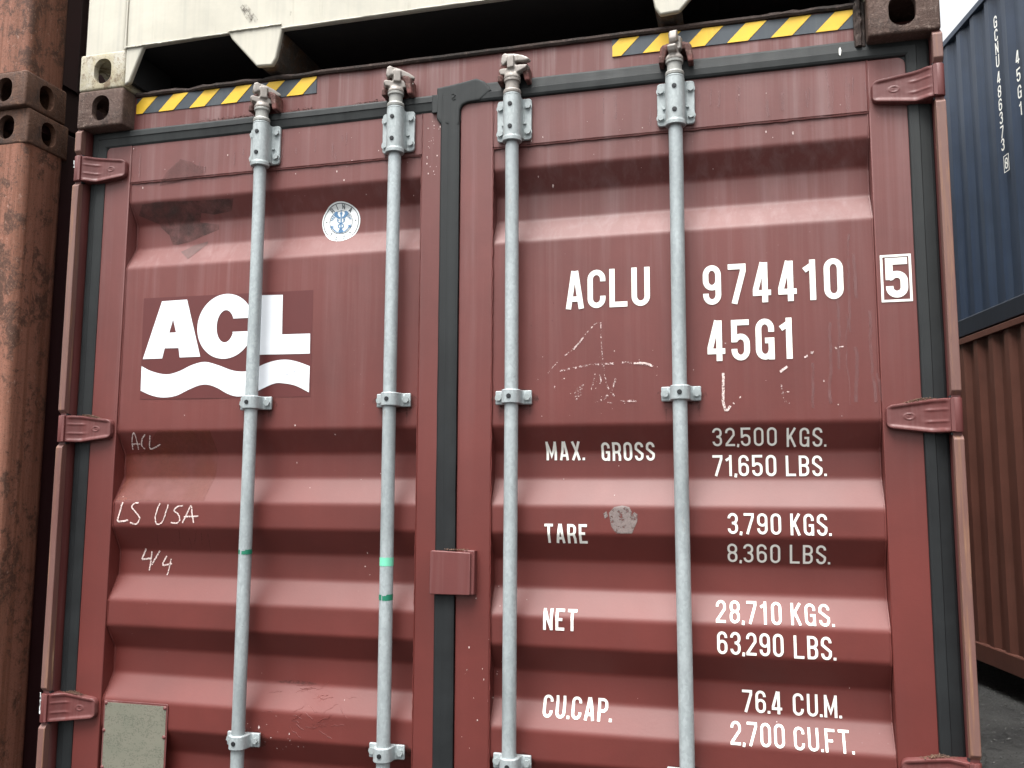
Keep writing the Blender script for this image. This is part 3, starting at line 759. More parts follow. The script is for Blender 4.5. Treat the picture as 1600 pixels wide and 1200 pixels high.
for s in (-1, 1):
    for k, z in enumerate(HZ):
        h = obj_from_mesh('hinge', HM, doors[s], (s * 1.2215, 0, z), (0, 0, 0), (-s, 1, 1))
        if k in (1, 2):
            def ar(r, s=s, z=z):
                t = r.triangular(0, 1, .5); x = 1.2215 - (.040 + .085 * t)
                return (s * x, r.uniform(.030, .049), z + .0385 - max(0, (.158 - .033 - .085 * (1 - t)) * 0) - max(0, (.040 + .085 * t - .062) * .13) + r.uniform(-.001, .0060 * math.sin(PI * min(1, max(0, t)))))
            crust(150, ar, (.0018, .0042), 5 + k).build('dirt_crust', MAT['crust'], doors[s], kind='stuff')
    if s < 0:
        for z, nn in ((2.660, 3), (1.062, 9)):
            mb = MB()
            rnd = random.Random(int(z * 10))
            for i in range(nn):
                a = rnd.uniform(-.03, .034) if nn > 3 else rnd.uniform(-.005, .012)
                w = rnd.uniform(.0012, .003); mb.prism([(-1.2190 + w * .1, z + a), (-1.2190 + w * 1.5, z + a - .002), (-1.2190 + w * 1.2, z + a + .008), (-1.2190, z + a + .010)], -.0015, .0)
            mb.build('bare_paint_chip', MAT['sticker'], doors[s], kind='stuff')
# dark crust along the top seal
def ar2(r):
    c_ = r.choice((-.78, -.70, -.645, -.50, -.27, -.20)); return (c_ + r.gauss(0, .028), r.uniform(.050, .057), 2.7795 + abs(r.gauss(0, .0045)))
crust(260, ar2, (.0014, .0034), 11).build('dirt_crust', MAT['crust_dark'], red, kind='stuff')

# ------------------------------------------------------------------ square lap plate over the centre seal
lp = MB().prism([(-.0565, 1.4155), (.0495, 1.4155), (.0525, 1.4190), (.0525, 1.5235), (-.0530, 1.5275), (-.0575, 1.524), (-.0585, 1.419)], .024, .0405)
lp.box(.030, .062, .030, .0525, 1.4165, 1.5290)
lpo = lp.build('lap_plate', MAT['red_hinge'], red, bevel=.0035, seg=3)
def ar3(r): return (r.uniform(-.02, .045), r.uniform(.028, .045), 1.5275 + r.uniform(0, .004))
crust(60, ar3, (.0015, .004), 13).build('dirt_crust', MAT['crust'], red, kind='stuff')

# ------------------------------------------------------------------ lock rods
RX = {-.5930: 35, -.1760: 25, .1600: -12, .5915: 78}
RY, RR = .0195, .0178
def hexbolt(r=.0088, t=.0082):
    mb = MB().ycyl(0, 0, r * 1.28, -.0012, 0, 16); mb.ycyl(0, 0, r * .93, -t, -.0012, 6, .3, r)
    return mb.mesh('bolt', MAT['galv_cast'], 25)
BOLT = hexbolt()
def screw_mesh():
    mb = MB().ycyl(0, 0, .0056, -.002, .0016, 14); mb.ycyl(0, 0, .0062, -.0006, .0016, 14)
    mb.box(-.0042, .0042, -.0026, -.0018, -.0007, .0007); mb.box(-.0007, .0007, -.0027, -.0019, -.0042, .0042)
    return mb.mesh('screw', MAT['screw'], 25)
SCREW = screw_mesh()
def strap(z0, z1, ear=.049, r=.0245, fil=.006):
    """saddle: flat ears on the door, an arch round the rod; plan outline extruded in z"""
    a = [(-ear, .0515), (-ear, .0430), (-r - fil, .0430), (-r - .0015, .0385), (-r, .030)]
    arc = [(r * math.cos(PI + PI * i / 14), RY - r * math.sin(PI * i / 14)) for i in range(15)]
    b = [(-x, y) for x, y in reversed(a)]
    return MB().prism(a + arc + b, z0, z1, 'z')
def bracket_mesh():
    o = MB()
    o.prism(rrect(-.0480, .0480, -.0580, .0580, .009, 4), .0420, .0510, 'y')
    pl = o.mesh('bearing_plate')
    b = strap(-.052, .060, .034, .0242)
    b.lathe([(.0205, -.066), (.0262, -.066), (.0262, -.0555), (.0248, -.0535), (.0248, -.050), (.0205, -.050)], (0, RY), 28)
    b.lathe([(.0205, .058), (.0240, .060), (.0240, .0655), (.0205, .0655)], (0, RY), 28)
    for sx in (-1, 1):
        b.box(sx * .030 - .004, sx * .030 + .004, .036, .044, -.012, -.006)
    return pl, b.mesh('bearing_sleeve')
BPL, BSL = bracket_mesh()
finish(BPL, MAT['galv_cast'], 30); finish(BSL, MAT['galv_cast'], 30)
STR = strap(-.0185, .0185).mesh('rod_clamp', MAT['galv'], 30)
def cam_mesh_parts():
    m = MB()
    m.lathe([(.012, -.004), (.0225, -.004), (.0235, .003), (.0205, .010), (.0140, .016), (.0120, .024), (.0120, .050), (.008, .056)], (0, 0), 18)
    m.prism([(-.010, .010), (.018, .012), (.044, .020), (.050, .028), (.040, .030), (.014, .034), (-.010, .030)], -.011, .011, 'y')
    m.prism([(-.006, .010), (-.030, .014), (-.036, .026), (-.030, .031), (-.004, .028)], -.013, .009, 'y')
    m.prism([(-.022, .064), (-.014, .072), (.008, .068), (.034, .058), (.052, .047), (.051, .040), (.040, .040), (.018, .044), (-.006, .044), (-.014, .050)], -.010, .010, 'y')
    m.prism([(-.012, .046), (-.024, .038), (-.029, .048), (-.026, .068), (-.016, .073), (-.010, .066)], -.014, .006, 'y')
    m.box(-.008, .012, -.019, .012, .026, .060)
    return m
CAMM = cam_mesh_parts().mesh('cam', MAT['cam'])
def keeper_parts():
    m = MB()
    for sx in (-1, 1):
        m.prism([(sx * .044, -.026), (sx * .031, -.026), (sx * .020, .022), (sx * .033, .026), (sx * .040, .018)], -.044, .002, 'y')
    m.prism([(-.036, .010), (.036, .010), (.034, .024), (.022, .031), (-.022, .031), (-.034, .024)], -.040, .002, 'y')
    m.prism([(-.044, -.026), (-.031, -.026), (-.034, -.008), (-.042, -.006)], -.050, .0, 'y')
    return m
KEEP = keeper_parts().mesh('cam_keeper', MAT['keeper'])

ROD_LABEL = {-.5930: 'first lock rod from the left', -.1760: 'second lock rod from the left with two green tapes', .1600: 'third lock rod from the left', .5915: 'rightmost lock rod'}
for x, rot in RX.items():
    pts = []; m = 22
    rod = MB()
    prof = [(RR, .13 + (2.60 - .13) * i / m) for i in range(m + 1)]
    rod.lathe(prof, (x, RY), 28)
    rod.v = [(a + .0011 * math.sin(c_ * 3.1 + x * 9) * (1 if c_ < 2.6 else 0), b_, c_) for a, b_, c_ in rod.v]
    rod.lathe([(.0160, 2.59), (.0160, 2.735)], (x, RY), 20)
    neck = MB().lathe([(.0192, 2.7395), (.0236, 2.7415), (.0245, 2.7475), (.0225, 2.7515), (.0190, 2.7535), (.0186, 2.772), (.0190, 2.7735), (.0222, 2.7755), (.0226, 2.780), (.0205, 2.7835), (.0175, 2.785)], (x, RY), 28)
    R_ = rod.build('lock_rod', MAT['galv'], red, smooth=30, label=ROD_LABEL[x])
    neck.build('cam_neck', MAT['cam' if x > .1 and x < .2 else 'galv_neck'], R_, smooth=30)
    o = obj_from_mesh('bearing_plate', BPL, R_, (x, 0, 2.6780)); add_bevel(o, .0022)
    obj_from_mesh('bearing_sleeve', BSL, R_, (x, 0, 2.6740)).modifiers.new('bevel', 'BEVEL').width = .0012
    for bx in (-1, 1):
        for bz in (2.6420, 2.7140): obj_from_mesh('bolt', BOLT, R_, (x + bx * .0385, .0420, bz), (0, random.uniform(0, 1), 0))
    for bz in (2.6440, 2.7060): obj_from_mesh('screw', SCREW, R_, (x, -.0052, bz), (0, random.uniform(0, 1.5), 0))
    for cz in (1.9240, 1.0110, .22):
        o = obj_from_mesh('rod_clamp', STR, R_, (x, 0, cz)); add_bevel(o, .0028)
        for bx in (-1, 1): obj_from_mesh('bolt', BOLT, R_, (x + bx * .0385, .0430, cz), (0, random.uniform(0, 1), 0))
        obj_from_mesh('screw', SCREW, R_, (x, -.0052, cz))
    cast(obj_from_mesh('cam', CAMM, R_, (x, RY, 2.7840), (0, 0, math.radians(rot))), .0021, 5)
    k = cast(obj_from_mesh('cam_keeper', KEEP, hd, (x + .004, .0585, 2.8020)), .0021, 4)

# green tapes wound on two rods
rods = [o for o in red.children if o.name.startswith('lock_rod')]
def tape(x, z, h, mat, a0, a1, tear=0):
    r = RR + .0007; n = 16; vs = []
    for i in range(n + 1):
        a = a0 + (a1 - a0) * i / n
        dz = random.uniform(-.0006, .0006)
        zt_ = z + h / 2 + dz - (tear * (1 - abs(i / n - 0)) if i < 4 else 0)
        vs += [(x + r * math.cos(a), RY + r * math.sin(a), z - h / 2 + dz + tear * .3 * (i / n)), (x + r * math.cos(a), RY + r * math.sin(a), zt_)]
    fs = [(2 * i, 2 * i + 2, 2 * i + 3, 2 * i + 1) for i in range(n)]
    o = MB().add(vs, fs).build('tape_band', MAT[mat], min(rods, key=lambda q: abs(sum(v.co.x for v in q.data.vertices) / len(q.data.vertices) - x)), smooth=60, fix=False)
tape(-.593, 1.5130, .013, 'green', -PI * .52, PI * .3, .004)
tape(-.593, 1.5130, .012, 'green', -PI * 1.1, -PI * .62)
tape(-.176, 1.4965, .022, 'green_pale', -PI * 1.1, PI * .2)
tape(-.176, 1.4055, .016, 'green', -PI * .55, PI * .3, .004)
tape(-.176, 1.4055, .014, 'green', -PI * 1.1, -PI * .60)

# ------------------------------------------------------------------ stroke lettering laid on the door surface
def arcp(cx, cy_, rx, ry, a0, a1, n=6):
    return [(cx + rx * math.cos(math.radians(a0 + (a1 - a0) * i / n)), cy_ + ry * math.sin(math.radians(a0 + (a1 - a0) * i / n))) for i in range(n + 1)]
def glyph(ch, W_, H_, t):
    """centre lines for one letter in a box W_ x H_ (pen width t); returns (width, [(points, closed)])"""
    w, h, e = W_ - t, H_ - t, t / 2; r = min(w / 2, h / 4)
    S_ = {
        'O': (w, [([*arcp(r, h - r, r, r, 180, 90), *arcp(w - r, h - r, r, r, 90, 0), *arcp(w - r, r, r, r, 0, -90), *arcp(r, r, r, r, -90, -180)], 1)]),
        'C': (w, [([(w, h * .72), *arcp(w - r, h - r, r, r, 0, 90), *arcp(r, h - r, r, r, 90, 180), *arcp(r, r, r, r, 180, 270), *arcp(w - r, r, r, r, 270, 360), (w, h * .28)], 0)]),
        'G': (w, [([(w, h * .70), *arcp(w - r, h - r, r, r, 0, 90), *arcp(r, h - r, r, r, 90, 180), *arcp(r, r, r, r, 180, 270), *arcp(w - r, r, r, r, 270, 360), (w, h * .46), (w * .5, h * .46)], 0), ([(w, h * .3), (w, -e)], 0)]),
        'U': (w, [([(0, h + e), *arcp(r, r, r, r, 180, 270), *arcp(w - r, r, r, r, 270, 360), (w, h + e)], 0)]),
        'L': (w, [([(0, h + e), (0, 0), (w + e, 0)], 0)]),
        'A': (w, [([(w * .5 - e * .35, h + e), (-e * .1, -e)], 0), ([(w * .5 + e * .35, h + e), (w + e * .1, -e)], 0), ([(w * .16, h * .22), (w * .84, h * .22)], 0)]),
        '9': (w, [([(w, h * .5), *arcp(w - r, h - r, r, r, 0, 90), *arcp(r, h - r, r, r, 90, 180), *arcp(r, h * .42 + r, r, r, 180, 270), *arcp(w - r, h * .42 + r, r, r, 270, 350)], 0), ([(w, h * .6), *arcp(w - r, r, r, r, 0, -90), *arcp(r, r, r, r, -90, -180), (0, h * .25)], 0)]),
        '6': (w, [([(0, h * .5), *arcp(r, r, r, r, 180, 270), *arcp(w - r, r, r, r, 270, 360), *arcp(w - r, h * .58 - r, r, r, 0, 90), *arcp(r, h * .58 - r, r, r, 90, 170)], 0), ([(0, h * .4), *arcp(r, h - r, r, r, 180, 90), *arcp(w - r, h - r, r, r, 90, 0), (w, h * .75)], 0)]),
        '7': (w, [([(-e, h), (w, h), (w, h * .86), (w * .28, -e)], 0)]),
        '4': (w, [([(w * .58, h + e), (0, h * .30), (0, h * .2), (w + e, h * .2)], 0), ([(w * .72, h + e), (w * .72, -e)], 0)]),
        '1': (w * .55, [([(w * .45, h + e), (w * .45, -e)], 0), ([(w * .45, h * .93), (-e, h * .78)], 0)]),
        '5': (w, [([(w + e, h), (0, h), (0, h * .44)], 0), ([(0, h * .52), *arcp(r, h * .60 - r, r, r, 140, 90), *arcp(w - r, h * .60 - r, r, r, 90, 0), *arcp(w - r, r, r, r, 0, -90), *arcp(r, r, r, r, -90, -180), (0, h * .25)], 0)]),
        '3': (w, [([(0, h * .78), *arcp(r, h - r, r, r, 180, 90), *arcp(w - r, h - r, r, r, 90, 0), *arcp(w - r, h * .52 + r, r, r, 0, -80), (w * .40, h * .52)], 0), ([*arcp(w - r, h * .52 - r, r, r, 75, 0), *arcp(w - r, r, r, r, 0, -90), *arcp(r, r, r, r, -90, -180), (0, h * .22)], 0)]),
        '2': (w, [([(0, h * .74), *arcp(r, h - r, r, r, 180, 90), *arcp(w - r, h - r, r, r, 90, 0), (w, h * .62), (0, h * .06), (0, 0), (w + e, 0)], 0)]),
        '8': (w, [([*arcp(r, h - r, r, r, 180, 90), *arcp(w - r, h - r, r, r, 90, 0), *arcp(w - r, h * .52 + r * .9, r, r * .9, 0, -90), *arcp(r, h * .52 + r * .9, r, r * .9, -90, -180)], 1), ([*arcp(r, h * .52 - r, r, r, 180, 90), *arcp(w - r, h * .52 - r, r, r, 90, 0), *arcp(w - r, r, r, r, 0, -90), *arcp(r, r, r, r, -90, -180)], 1)]),
        'M': (w * 1.25, [([(0, -e), (0, h + e)], 0), ([(w * 1.25, -e), (w * 1.25, h + e)], 0), ([(0, h), (w * .625, h * .18), (w * 1.25, h)], 0)]),
        'N': (w, [([(0, -e), (0, h + e)], 0), ([(w, -e), (w, h + e)], 0), ([(0, h), (w, 0)], 0)]),
        'X': (w, [([(0, h + e), (w, -e)], 0), ([(w, h + e), (0, -e)], 0)]),
        'T': (w, [([(-e, h), (w + e, h)], 0), ([(w / 2, h - e), (w / 2, -e)], 0)]),
        'E': (w * .9, [([(w * .9 + e, h), (0, h), (0, 0), (w * .9 + e, 0)], 0), ([(0, h * .52), (w * .8, h * .52)], 0)]),
        'F': (w * .9, [([(w * .9 + e, h), (0, h), (0, -e)], 0), ([(0, h * .5), (w * .8, h * .5)], 0)]),
        'I': (0, [([(0, h + e), (0, -e)], 0)]),
        'K': (w, [([(0, -e), (0, h + e)], 0), ([(w, h + e), (0, h * .36)], 0), ([(w * .34, h * .58), (w, -e)], 0)]),
        'R': (w, [([(0, -e), (0, h), *arcp(w - r, h - r, r, r, 90, 0), *arcp(w - r, h * .46 + r, r, r, 0, -90), (0, h * .46)], 0), ([(w * .78, h * .46), (w, h * .2), (w, -e)], 0)]),
        'P': (w, [([(0, -e), (0, h), *arcp(w - r, h - r, r, r, 90, 0), *arcp(w - r, h * .42 + r, r, r, 0, -90), (0, h * .42)], 0)]),
        'B': (w, [([(0, 0), (0, h), *arcp(w - r, h - r, r, r, 90, 0), *arcp(w - r, h * .52 + r * .9, r, r * .9, 0, -90), (0, h * .52)], 0), ([(w * .5, h * .52), *arcp(w - r, h * .52 - r, r, r, 90, 0), *arcp(w - r, r, r, r, 0, -90), (-e, 0)], 0)]),
        'S': (w, [([(w, h * .76), *arcp(w - r, h - r, r, r, 0, 90), *arcp(r, h - r, r, r, 90, 180), (0, h * .66), (w, h * .34), *arcp(w - r, r, r, r, 0, -90), *arcp(r, r, r, r, -90, -180), (0, h * .24)], 0)]),
        '.': (0, [([(0, t * .5), (0, -e)], 0)]),
        ',': (0, [([(e * .3, t * .5), (-e * .2, -e - t * .5)], 0)]),
    }
    S_['0'] = S_['O']
    return S_[ch]
def ribbon(pts, t, closed=False):
    P = [Vector(p) for p in pts]; Q = [P[0]]
    for p in P[1:]:
        if (p - Q[-1]).length > 1e-5: Q.append(p)
    if closed and (Q[0] - Q[-1]).length < 1e-5: Q.pop()
    n = len(Q); L_, R2 = [], []
    for i, p in enumerate(Q):
        a = (p - Q[i - 1]).normalized() if (i or closed) else None
        b = (Q[(i + 1) % n] - p).normalized() if (i < n - 1 or closed) else None
        na = Vector((-a.y, a.x)) if a else None; nb = Vector((-b.y, b.x)) if b else None
        if na and nb:
            m = na + nb; m = m.normalized() if m.length > .2 else na; k = 1 / max(m.dot(na), .45)
        else: m = na or nb; k = 1
        L_.append(p + m * t / 2 * k); R2.append(p - m * t / 2 * k)
    c = n if closed else n - 1
    return [[L_[i], R2[i], R2[(i + 1) % n], L_[(i + 1) % n]] for i in range(c)]
class Flat:
    """flat polygons in (x, z); conform() cuts them at the bends and lays them on the surface"""
    def __init__(s): s.v = []; s.f = []; s.lay = []
    def poly(s, p, lay=0):
        n = len(s.v); s.v += [(q[0], 0, q[1]) for q in p]; s.f.append(tuple(range(n, n + len(p)))); s.lay += [lay] * len(p)
    def strokes(s, st, x, z, t):
        for li, (pts, cl) in enumerate(st):
            for q in ribbon(pts, t, cl): s.poly([(a.x + x, a.y + z) for a in q], li)
    def text(s, string, x0, x1, z0, z1, wr=.5, t=.155, gap=.19):
        H_ = z1 - z0; T_ = t * H_; gw = wr * H_
        def adv(ch): 
            return .26 * H_ if ch == ' ' else glyph(ch, gw, H_, T_)[0] + T_
        g = gap * H_
        def gp(a, b): return g * (.55 if b in '.,' or a in '.,' else 1)
        tot = sum(adv(c) for c in string) + sum(gp(a, b) for a, b in zip(string, string[1:]))
        k = (x1 - x0) / tot; x = 0
        for i, ch in enumerate(string):
            if ch != ' ':
                w, st = glyph(ch, gw, H_, T_)
                for li, (pts, cl) in enumerate(st):
                    # keep the pen width when the text is stretched
                    q = [((x + T_ / 2 + p[0]) * k, p[1] + T_ / 2) for p in pts]
                    for a in ribbon(q, T_, cl): s.poly([(b.x + x0, b.y + z0) for b in a], li)
            x += adv(ch) + (gp(ch, string[i + 1]) if i < len(string) - 1 else 0)
    def conform(s, name, mat, parent, off=.0014, fn=surf, label=None, cuts=True, kind=None):
        me = bpy.data.meshes.new(name); me.from_pydata(s.v, [], s.f)
        bm = bmesh.new(); bm.from_mesh(me); lay = bm.verts.layers.float.new('lay'); bm.verts.ensure_lookup_table()
        for v, l_ in zip(bm.verts, s.lay): v[lay] = l_
        if cuts:
            z0 = min(v.co.z for v in bm.verts); z1 = max(v.co.z for v in bm.verts)
            for z, y in PRO:
                if z0 < z < z1: bmesh.ops.bisect_plane(bm, geom=bm.verts[:] + bm.edges[:] + bm.faces[:], plane_co=(0, 0, z), plane_no=(0, 0, 1))
        for v in bm.verts: v.co.y = fn(v.co.x, v.co.z) - off - v[lay] * .00022
        for f in bm.faces:
            f.normal_update()
            if f.normal.y > 0: f.normal_flip()
        bm.to_mesh(me); bm.free(); finish(me, MAT[mat], 0)
        o = obj_from_mesh(name, me, parent); return tag(o, label, kind=kind)
LBL = {'ACLU': 'letters ACLU', '974410': 'number 974410', '45G1': 'code 45G1', '5': 'check digit 5'}
used = {}
for wd, x0, x1, z0, z1 in TEXT:
    f = Flat()
    if wd == 'box':
        b = .0055
        for p in ([(x0, z0), (x1, z0), (x1, z0 + b), (x0, z0 + b)], [(x0, z1 - b), (x1, z1 - b), (x1, z1), (x0, z1)], [(x0, z0 + b), (x0 + b, z0 + b), (x0 + b, z1 - b), (x0, z1 - b)], [(x1 - b, z0 + b), (x1, z0 + b), (x1, z1 - b), (x1 - b, z1 - b)]): f.poly(p)
        f.conform('digit_box', 'white', doors[1], label='thin white box round the check digit 5'); continue
    big = wd in ('ACLU', '974410', '45G1', '5')
    wr, t, gap = (.50, .136, .20) if big else (.50, .118, .17)
    if wd == 'ACLU': wr, gap = .50, .13
    if wd == '5': wr, t = .5, .17
    if wd in ('MAX.', 'GROSS', 'TARE', 'NET', 'CU.CAP.'): t = .135
    if wd in ('28,710', '974410'): gap = .22
    f.text(wd, x0, x1, z0, z1, wr, t, gap)
    f.conform('lettering', 'white', doors[1], label='white ' + LBL.get(wd, 'lettering ' + wd))

# ------------------------------------------------------------------ logo on the left door
def fill2d(loops):
    cu = bpy.data.curves.new('tmp', 'CURVE'); cu.dimensions = '2D'; cu.fill_mode = 'BOTH'
    for lp_ in loops:
        sp_ = cu.splines.new('POLY'); sp_.points.add(len(lp_) - 1); sp_.use_cyclic_u = True
        for p, q in zip(sp_.points, lp_): p.co = (q[0], q[1], 0, 1)
    o = bpy.data.objects.new('tmp', cu); COL.objects.link(o)
    dg = bpy.context.evaluated_depsgraph_get(); dg.update(); me = bpy.data.meshes.new_from_object(o.evaluated_get(dg))
    f = Flat()
    for p in me.polygons: f.poly([(me.vertices[i].co.x, me.vertices[i].co.y) for i in p.vertices])
    bpy.data.objects.remove(o); bpy.data.curves.remove(cu); bpy.data.meshes.remove(me)
    return f
fill2d([LP]).conform('logo_ground', 'logo_ground', doors[-1], .0006, label='darker red rectangle behind the logo')
fill2d([LA, LAc]).conform('logo_letter', 'logo_white', doors[-1], label='white logo letter A')
cx, cz = -.7085, 2.1525
out = [(cx + .0925 * math.cos(a), cz + .0955 * math.sin(a)) for a in [math.radians(d) for d in range(13, 348, 6)]]
inn = [(cx + .0285 * math.cos(a), cz + .0475 * math.sin(a)) for a in [math.radians(d) for d in range(332, 20, -8)]]
fill2d([out + [(cx + .0925, 2.135)] + [(cx + .024, 2.135)] + inn + [(cx + .024, 2.174), (cx + .0925, 2.174)]]).conform('logo_letter', 'logo_white', doors[-1], label='white logo letter C')
fill2d([LL]).conform('logo_letter', 'logo_white', doors[-1], label='white logo letter L')
def smoothline(p, k=5):
    out = []
    for i in range(len(p) - 1):
        a, b, c_, d = p[max(i - 1, 0)], p[i], p[i + 1], p[min(i + 2, len(p) - 1)]
        for j in range(k):
            t = j / k; out.append(tuple(.5 * (2 * b[q] + (c_[q] - a[q]) * t + (2 * a[q] - 5 * b[q] + 4 * c_[q] - d[q]) * t * t + (3 * b[q] - a[q] - 3 * c_[q] + d[q]) * t ** 3) for q in (0, 1)))
    return out + [p[-1]]
fill2d([smoothline(WT) + smoothline(WB)[::-1]]).conform('logo_wave', 'logo_white', doors[-1], label='white wave band under the logo letters')
def marks(lines, w, name, mat, door, label=None, off=.0014, jit=.0007, smooth=True):
    f = Flat()
    for i, ln in enumerate(lines):
        q = smoothline(ln, 5) if smooth and len(ln) > 2 else [tuple(ln[0][k] + (ln[-1][k] - ln[0][k]) * j / 5 for k in (0, 1)) for j in range(6)]
        q = [(a + random.uniform(-jit, jit), b + random.uniform(-jit, jit)) for a, b in q]
        for r_ in ribbon(q, w * random.uniform(.8, 1.2)): f.poly([(a.x, a.y) for a in r_], i % 4)
    return f.conform(name, mat, doors[door], off, label=label, kind='stuff' if name in ('scratch_mark', 'dark_smear', 'pencil_mark') else None)
for a, b, ch, lb in ((0, 2, 'A', 'ACL'), (2, 3, 'C', 'ACL'), (3, 4, 'L', 'ACL'), (4, 5, 'L', 'LS USA'), (5, 6, 'S', 'LS USA'), (6, 7, 'U', 'LS USA'), (7, 8, 'S', 'LS USA'), (8, 10, 'A', 'LS USA'), (10, 12, '4', '4/4'), (12, 13, 'slash', '4/4'), (13, 15, '4', '4/4')):
    marks(CHALK[a:b], .0042 if a > 3 else .0034, 'chalk_writing', 'chalk', -1, 'chalk ' + ch + ' in the writing ' + lb)
marks([SIG[0]], .0014, 'pencil_mark', 'pen', -1, off=.0020)
marks(SIG[1], .0014, 'pencil_mark', 'pen', -1, off=.0020)
marks(SCRIBBLE[:1] + SCRIBBLE[1:2] + SCRIBBLE[4:7] + SCRIBBLE[13:17], .0026, 'scratch_mark', 'chalk_faint', 1, 'pale scratched triangle scribble')
marks([SCRIBBLE[2], SCRIBBLE[3]], .0050, 'scratch_mark', 'chalk_faint', 1)
marks([SCRIBBLE[17], SCRIBBLE[18]], .0040, 'scratch_mark', 'chalk', 1)
marks(SCRIBBLE[7:13], .0042, 'scratch_mark', 'chalk_faint', 1)
marks([SCRIBBLE[19]], .0052, 'scratch_mark', 'chalk', 1, 'white hooked scratch')
marks(SCRIBBLE[20:22], .0030, 'scratch_mark', 'chalk_faint', 1)
marks([SCRIBBLE[22]], .0060, 'scratch_mark', 'chalk', 1)
marks(SCRIBBLE[23:], .0035, 'scratch_mark', 'chalk', 1, smooth=False)
marks(DRK, .0022, 'dark_smear', 'soot', -1)
fill2d([RES[0]]).conform('sticker_residue', 'residue_dark', doors[-1], .0007, label='dark residue of a torn-off sticker')
fill2d([RES[1]]).conform('sticker_residue', 'residue', doors[-1], .0007)
fill2d([[(x, z - .012) for x, z in RES2]]).conform('sticker_residue', 'residue_faint', doors[-1], .0007)
fill2d([RND[0]]).conform('bare_patch', 'residue_grey', doors[1], .0008, label='round grey bare patch')
fill2d([RND[1]]).conform('bare_patch', 'residue_grey', doors[1], .0008)
fill2d([ORG]).conform('touch_up_patch', 'touchup', doors[-1], .0005, label='orange-brown touched-up paint patch')
# small flakes of paint missing
def flecks(n, x0, x1, z0, z1, door, seed, r=(.0006, .0020), mat='chalk'):
    rnd = random.Random(seed); f = Flat()
    for i in range(n):
        x, z = rnd.uniform(x0, x1), rnd.uniform(z0, z1); q = rnd.uniform(*r) * rnd.choice((.6, 1, 1, 1.3)); m = rnd.randint(4, 6); st = rnd.uniform(.5, 2.2)
        f.poly([(x + q * math.cos(2 * PI * k / m + i) * rnd.uniform(.6, 1.2), z + q * st * math.sin(2 * PI * k / m + i)) for k in range(m)])
    f.conform('paint_fleck', mat, doors[door], .0009, kind='stuff')
flecks(26, .12, 1.0, 2.50, 2.70, 1, 3); flecks(30, .2, 1.0, 1.86, 2.05, 1, 4, (.0005, .0015)); flecks(14, .08, 1.1, 1.10, 1.8, 1, 5)
flecks(22, -1.1, -.12, 2.50, 2.72, -1, 6); flecks(26, -.095, -.055, 2.55, 2.71, -1, 7, (.0007, .0019)); flecks(22, -1.1, -.1, 1.0, 1.9, -1, 8)
flecks(24, -.60, -.42, .98, 1.08, -1, 9, (.0008, .0022)); flecks(18, .02, .13, 1.02, 1.45, 1, 10); flecks(60, .1, 1.1, 1.0, 2.7, 1, 21, (.0005, .0011), 'soot'); flecks(50, -1.1, -.06, 1.0, 2.7, -1, 22, (.0005, .0011), 'soot')
# soft brown smudges and short rust runs under the clamps and round the bolts
rnd = random.Random(91)
for dr, xs_ in ((-1, (-.5930, -.1760)), (1, (.1600, .5915))):
    f = Flat()
    for x in xs_:
        for z in (1.9240, 1.0110, 2.6420):
            for bx in (-1, 1):
                for q in range(2):
                    a = x + bx * .0385 + rnd.uniform(-.006, .006); w = rnd.uniform(.0012, .0030); ln_ = rnd.uniform(.02, .07); zt2 = z - (.019 if z < 2 else .062)
                    if z > 2: ln_ = min(ln_, .03); zt2 = z - .024
                    m_ = 5
                    f.poly([(a - w, zt2)] + [(a - w * (1 - j / m_), zt2 - ln_ * j / m_) for j in range(1, m_ + 1)] + [(a + w * (1 - j / m_), zt2 - ln_ * j / m_) for j in range(m_ - 1, -1, -1)])
            r_ = rnd.uniform(.055, .068)
            if z < 2: f.poly([(x + r_ * math.cos(k), z - .004 + .027 * math.sin(k) * rnd.uniform(.8, 1.2)) for k in [2 * PI * j / 18 for j in range(18)]], 2)
    f.conform('dark_smear', 'grease', doors[dr], .0005, kind='stuff')
# pale water runs on the right door
rnd = random.Random(31); runs = []
for i in range(38):
    big_ = i < 18
    x = rnd.gauss(.985, .045) if big_ else rnd.uniform(.12, 1.04); x = min(1.05, x)
    z = rnd.uniform(1.95, 2.33) if big_ and i % 2 else rnd.uniform(2.62, 2.73); n_ = rnd.randint(6, 16) if z < 2.5 else rnd.randint(3, 5); ln = []
    for j in range(n_):
        if z > (2.615 if z > 2.5 else 1.88): ln.append((x, z))
        x += rnd.gauss(0, .0018); z -= .022
    if len(ln) > 2 and (ln[0][1] < 2.5) == (ln[-1][1] < 2.5): runs.append(ln)
for w_, sub in ((.0030, runs[::2]), (.0065, runs[1::2])):
    marks([r_ for r_ in sub if abs(r_[0][1] - r_[-1][1]) > .03], w_, 'scratch_mark', 'run', 1, off=.0007, jit=.0003)
runs = []
for i in range(26):
    x = rnd.uniform(-1.04, -.12); z = rnd.uniform(2.64, 2.72); runs.append([(x + rnd.gauss(0, .0015), z - .02 * j) for j in range(rnd.randint(2, 4)) if z - .02 * j > 2.615])
marks([r_ for r_ in runs if len(r_) > 1], .0042, 'scratch_mark', 'run', -1, off=.0007, jit=.0003, smooth=False)
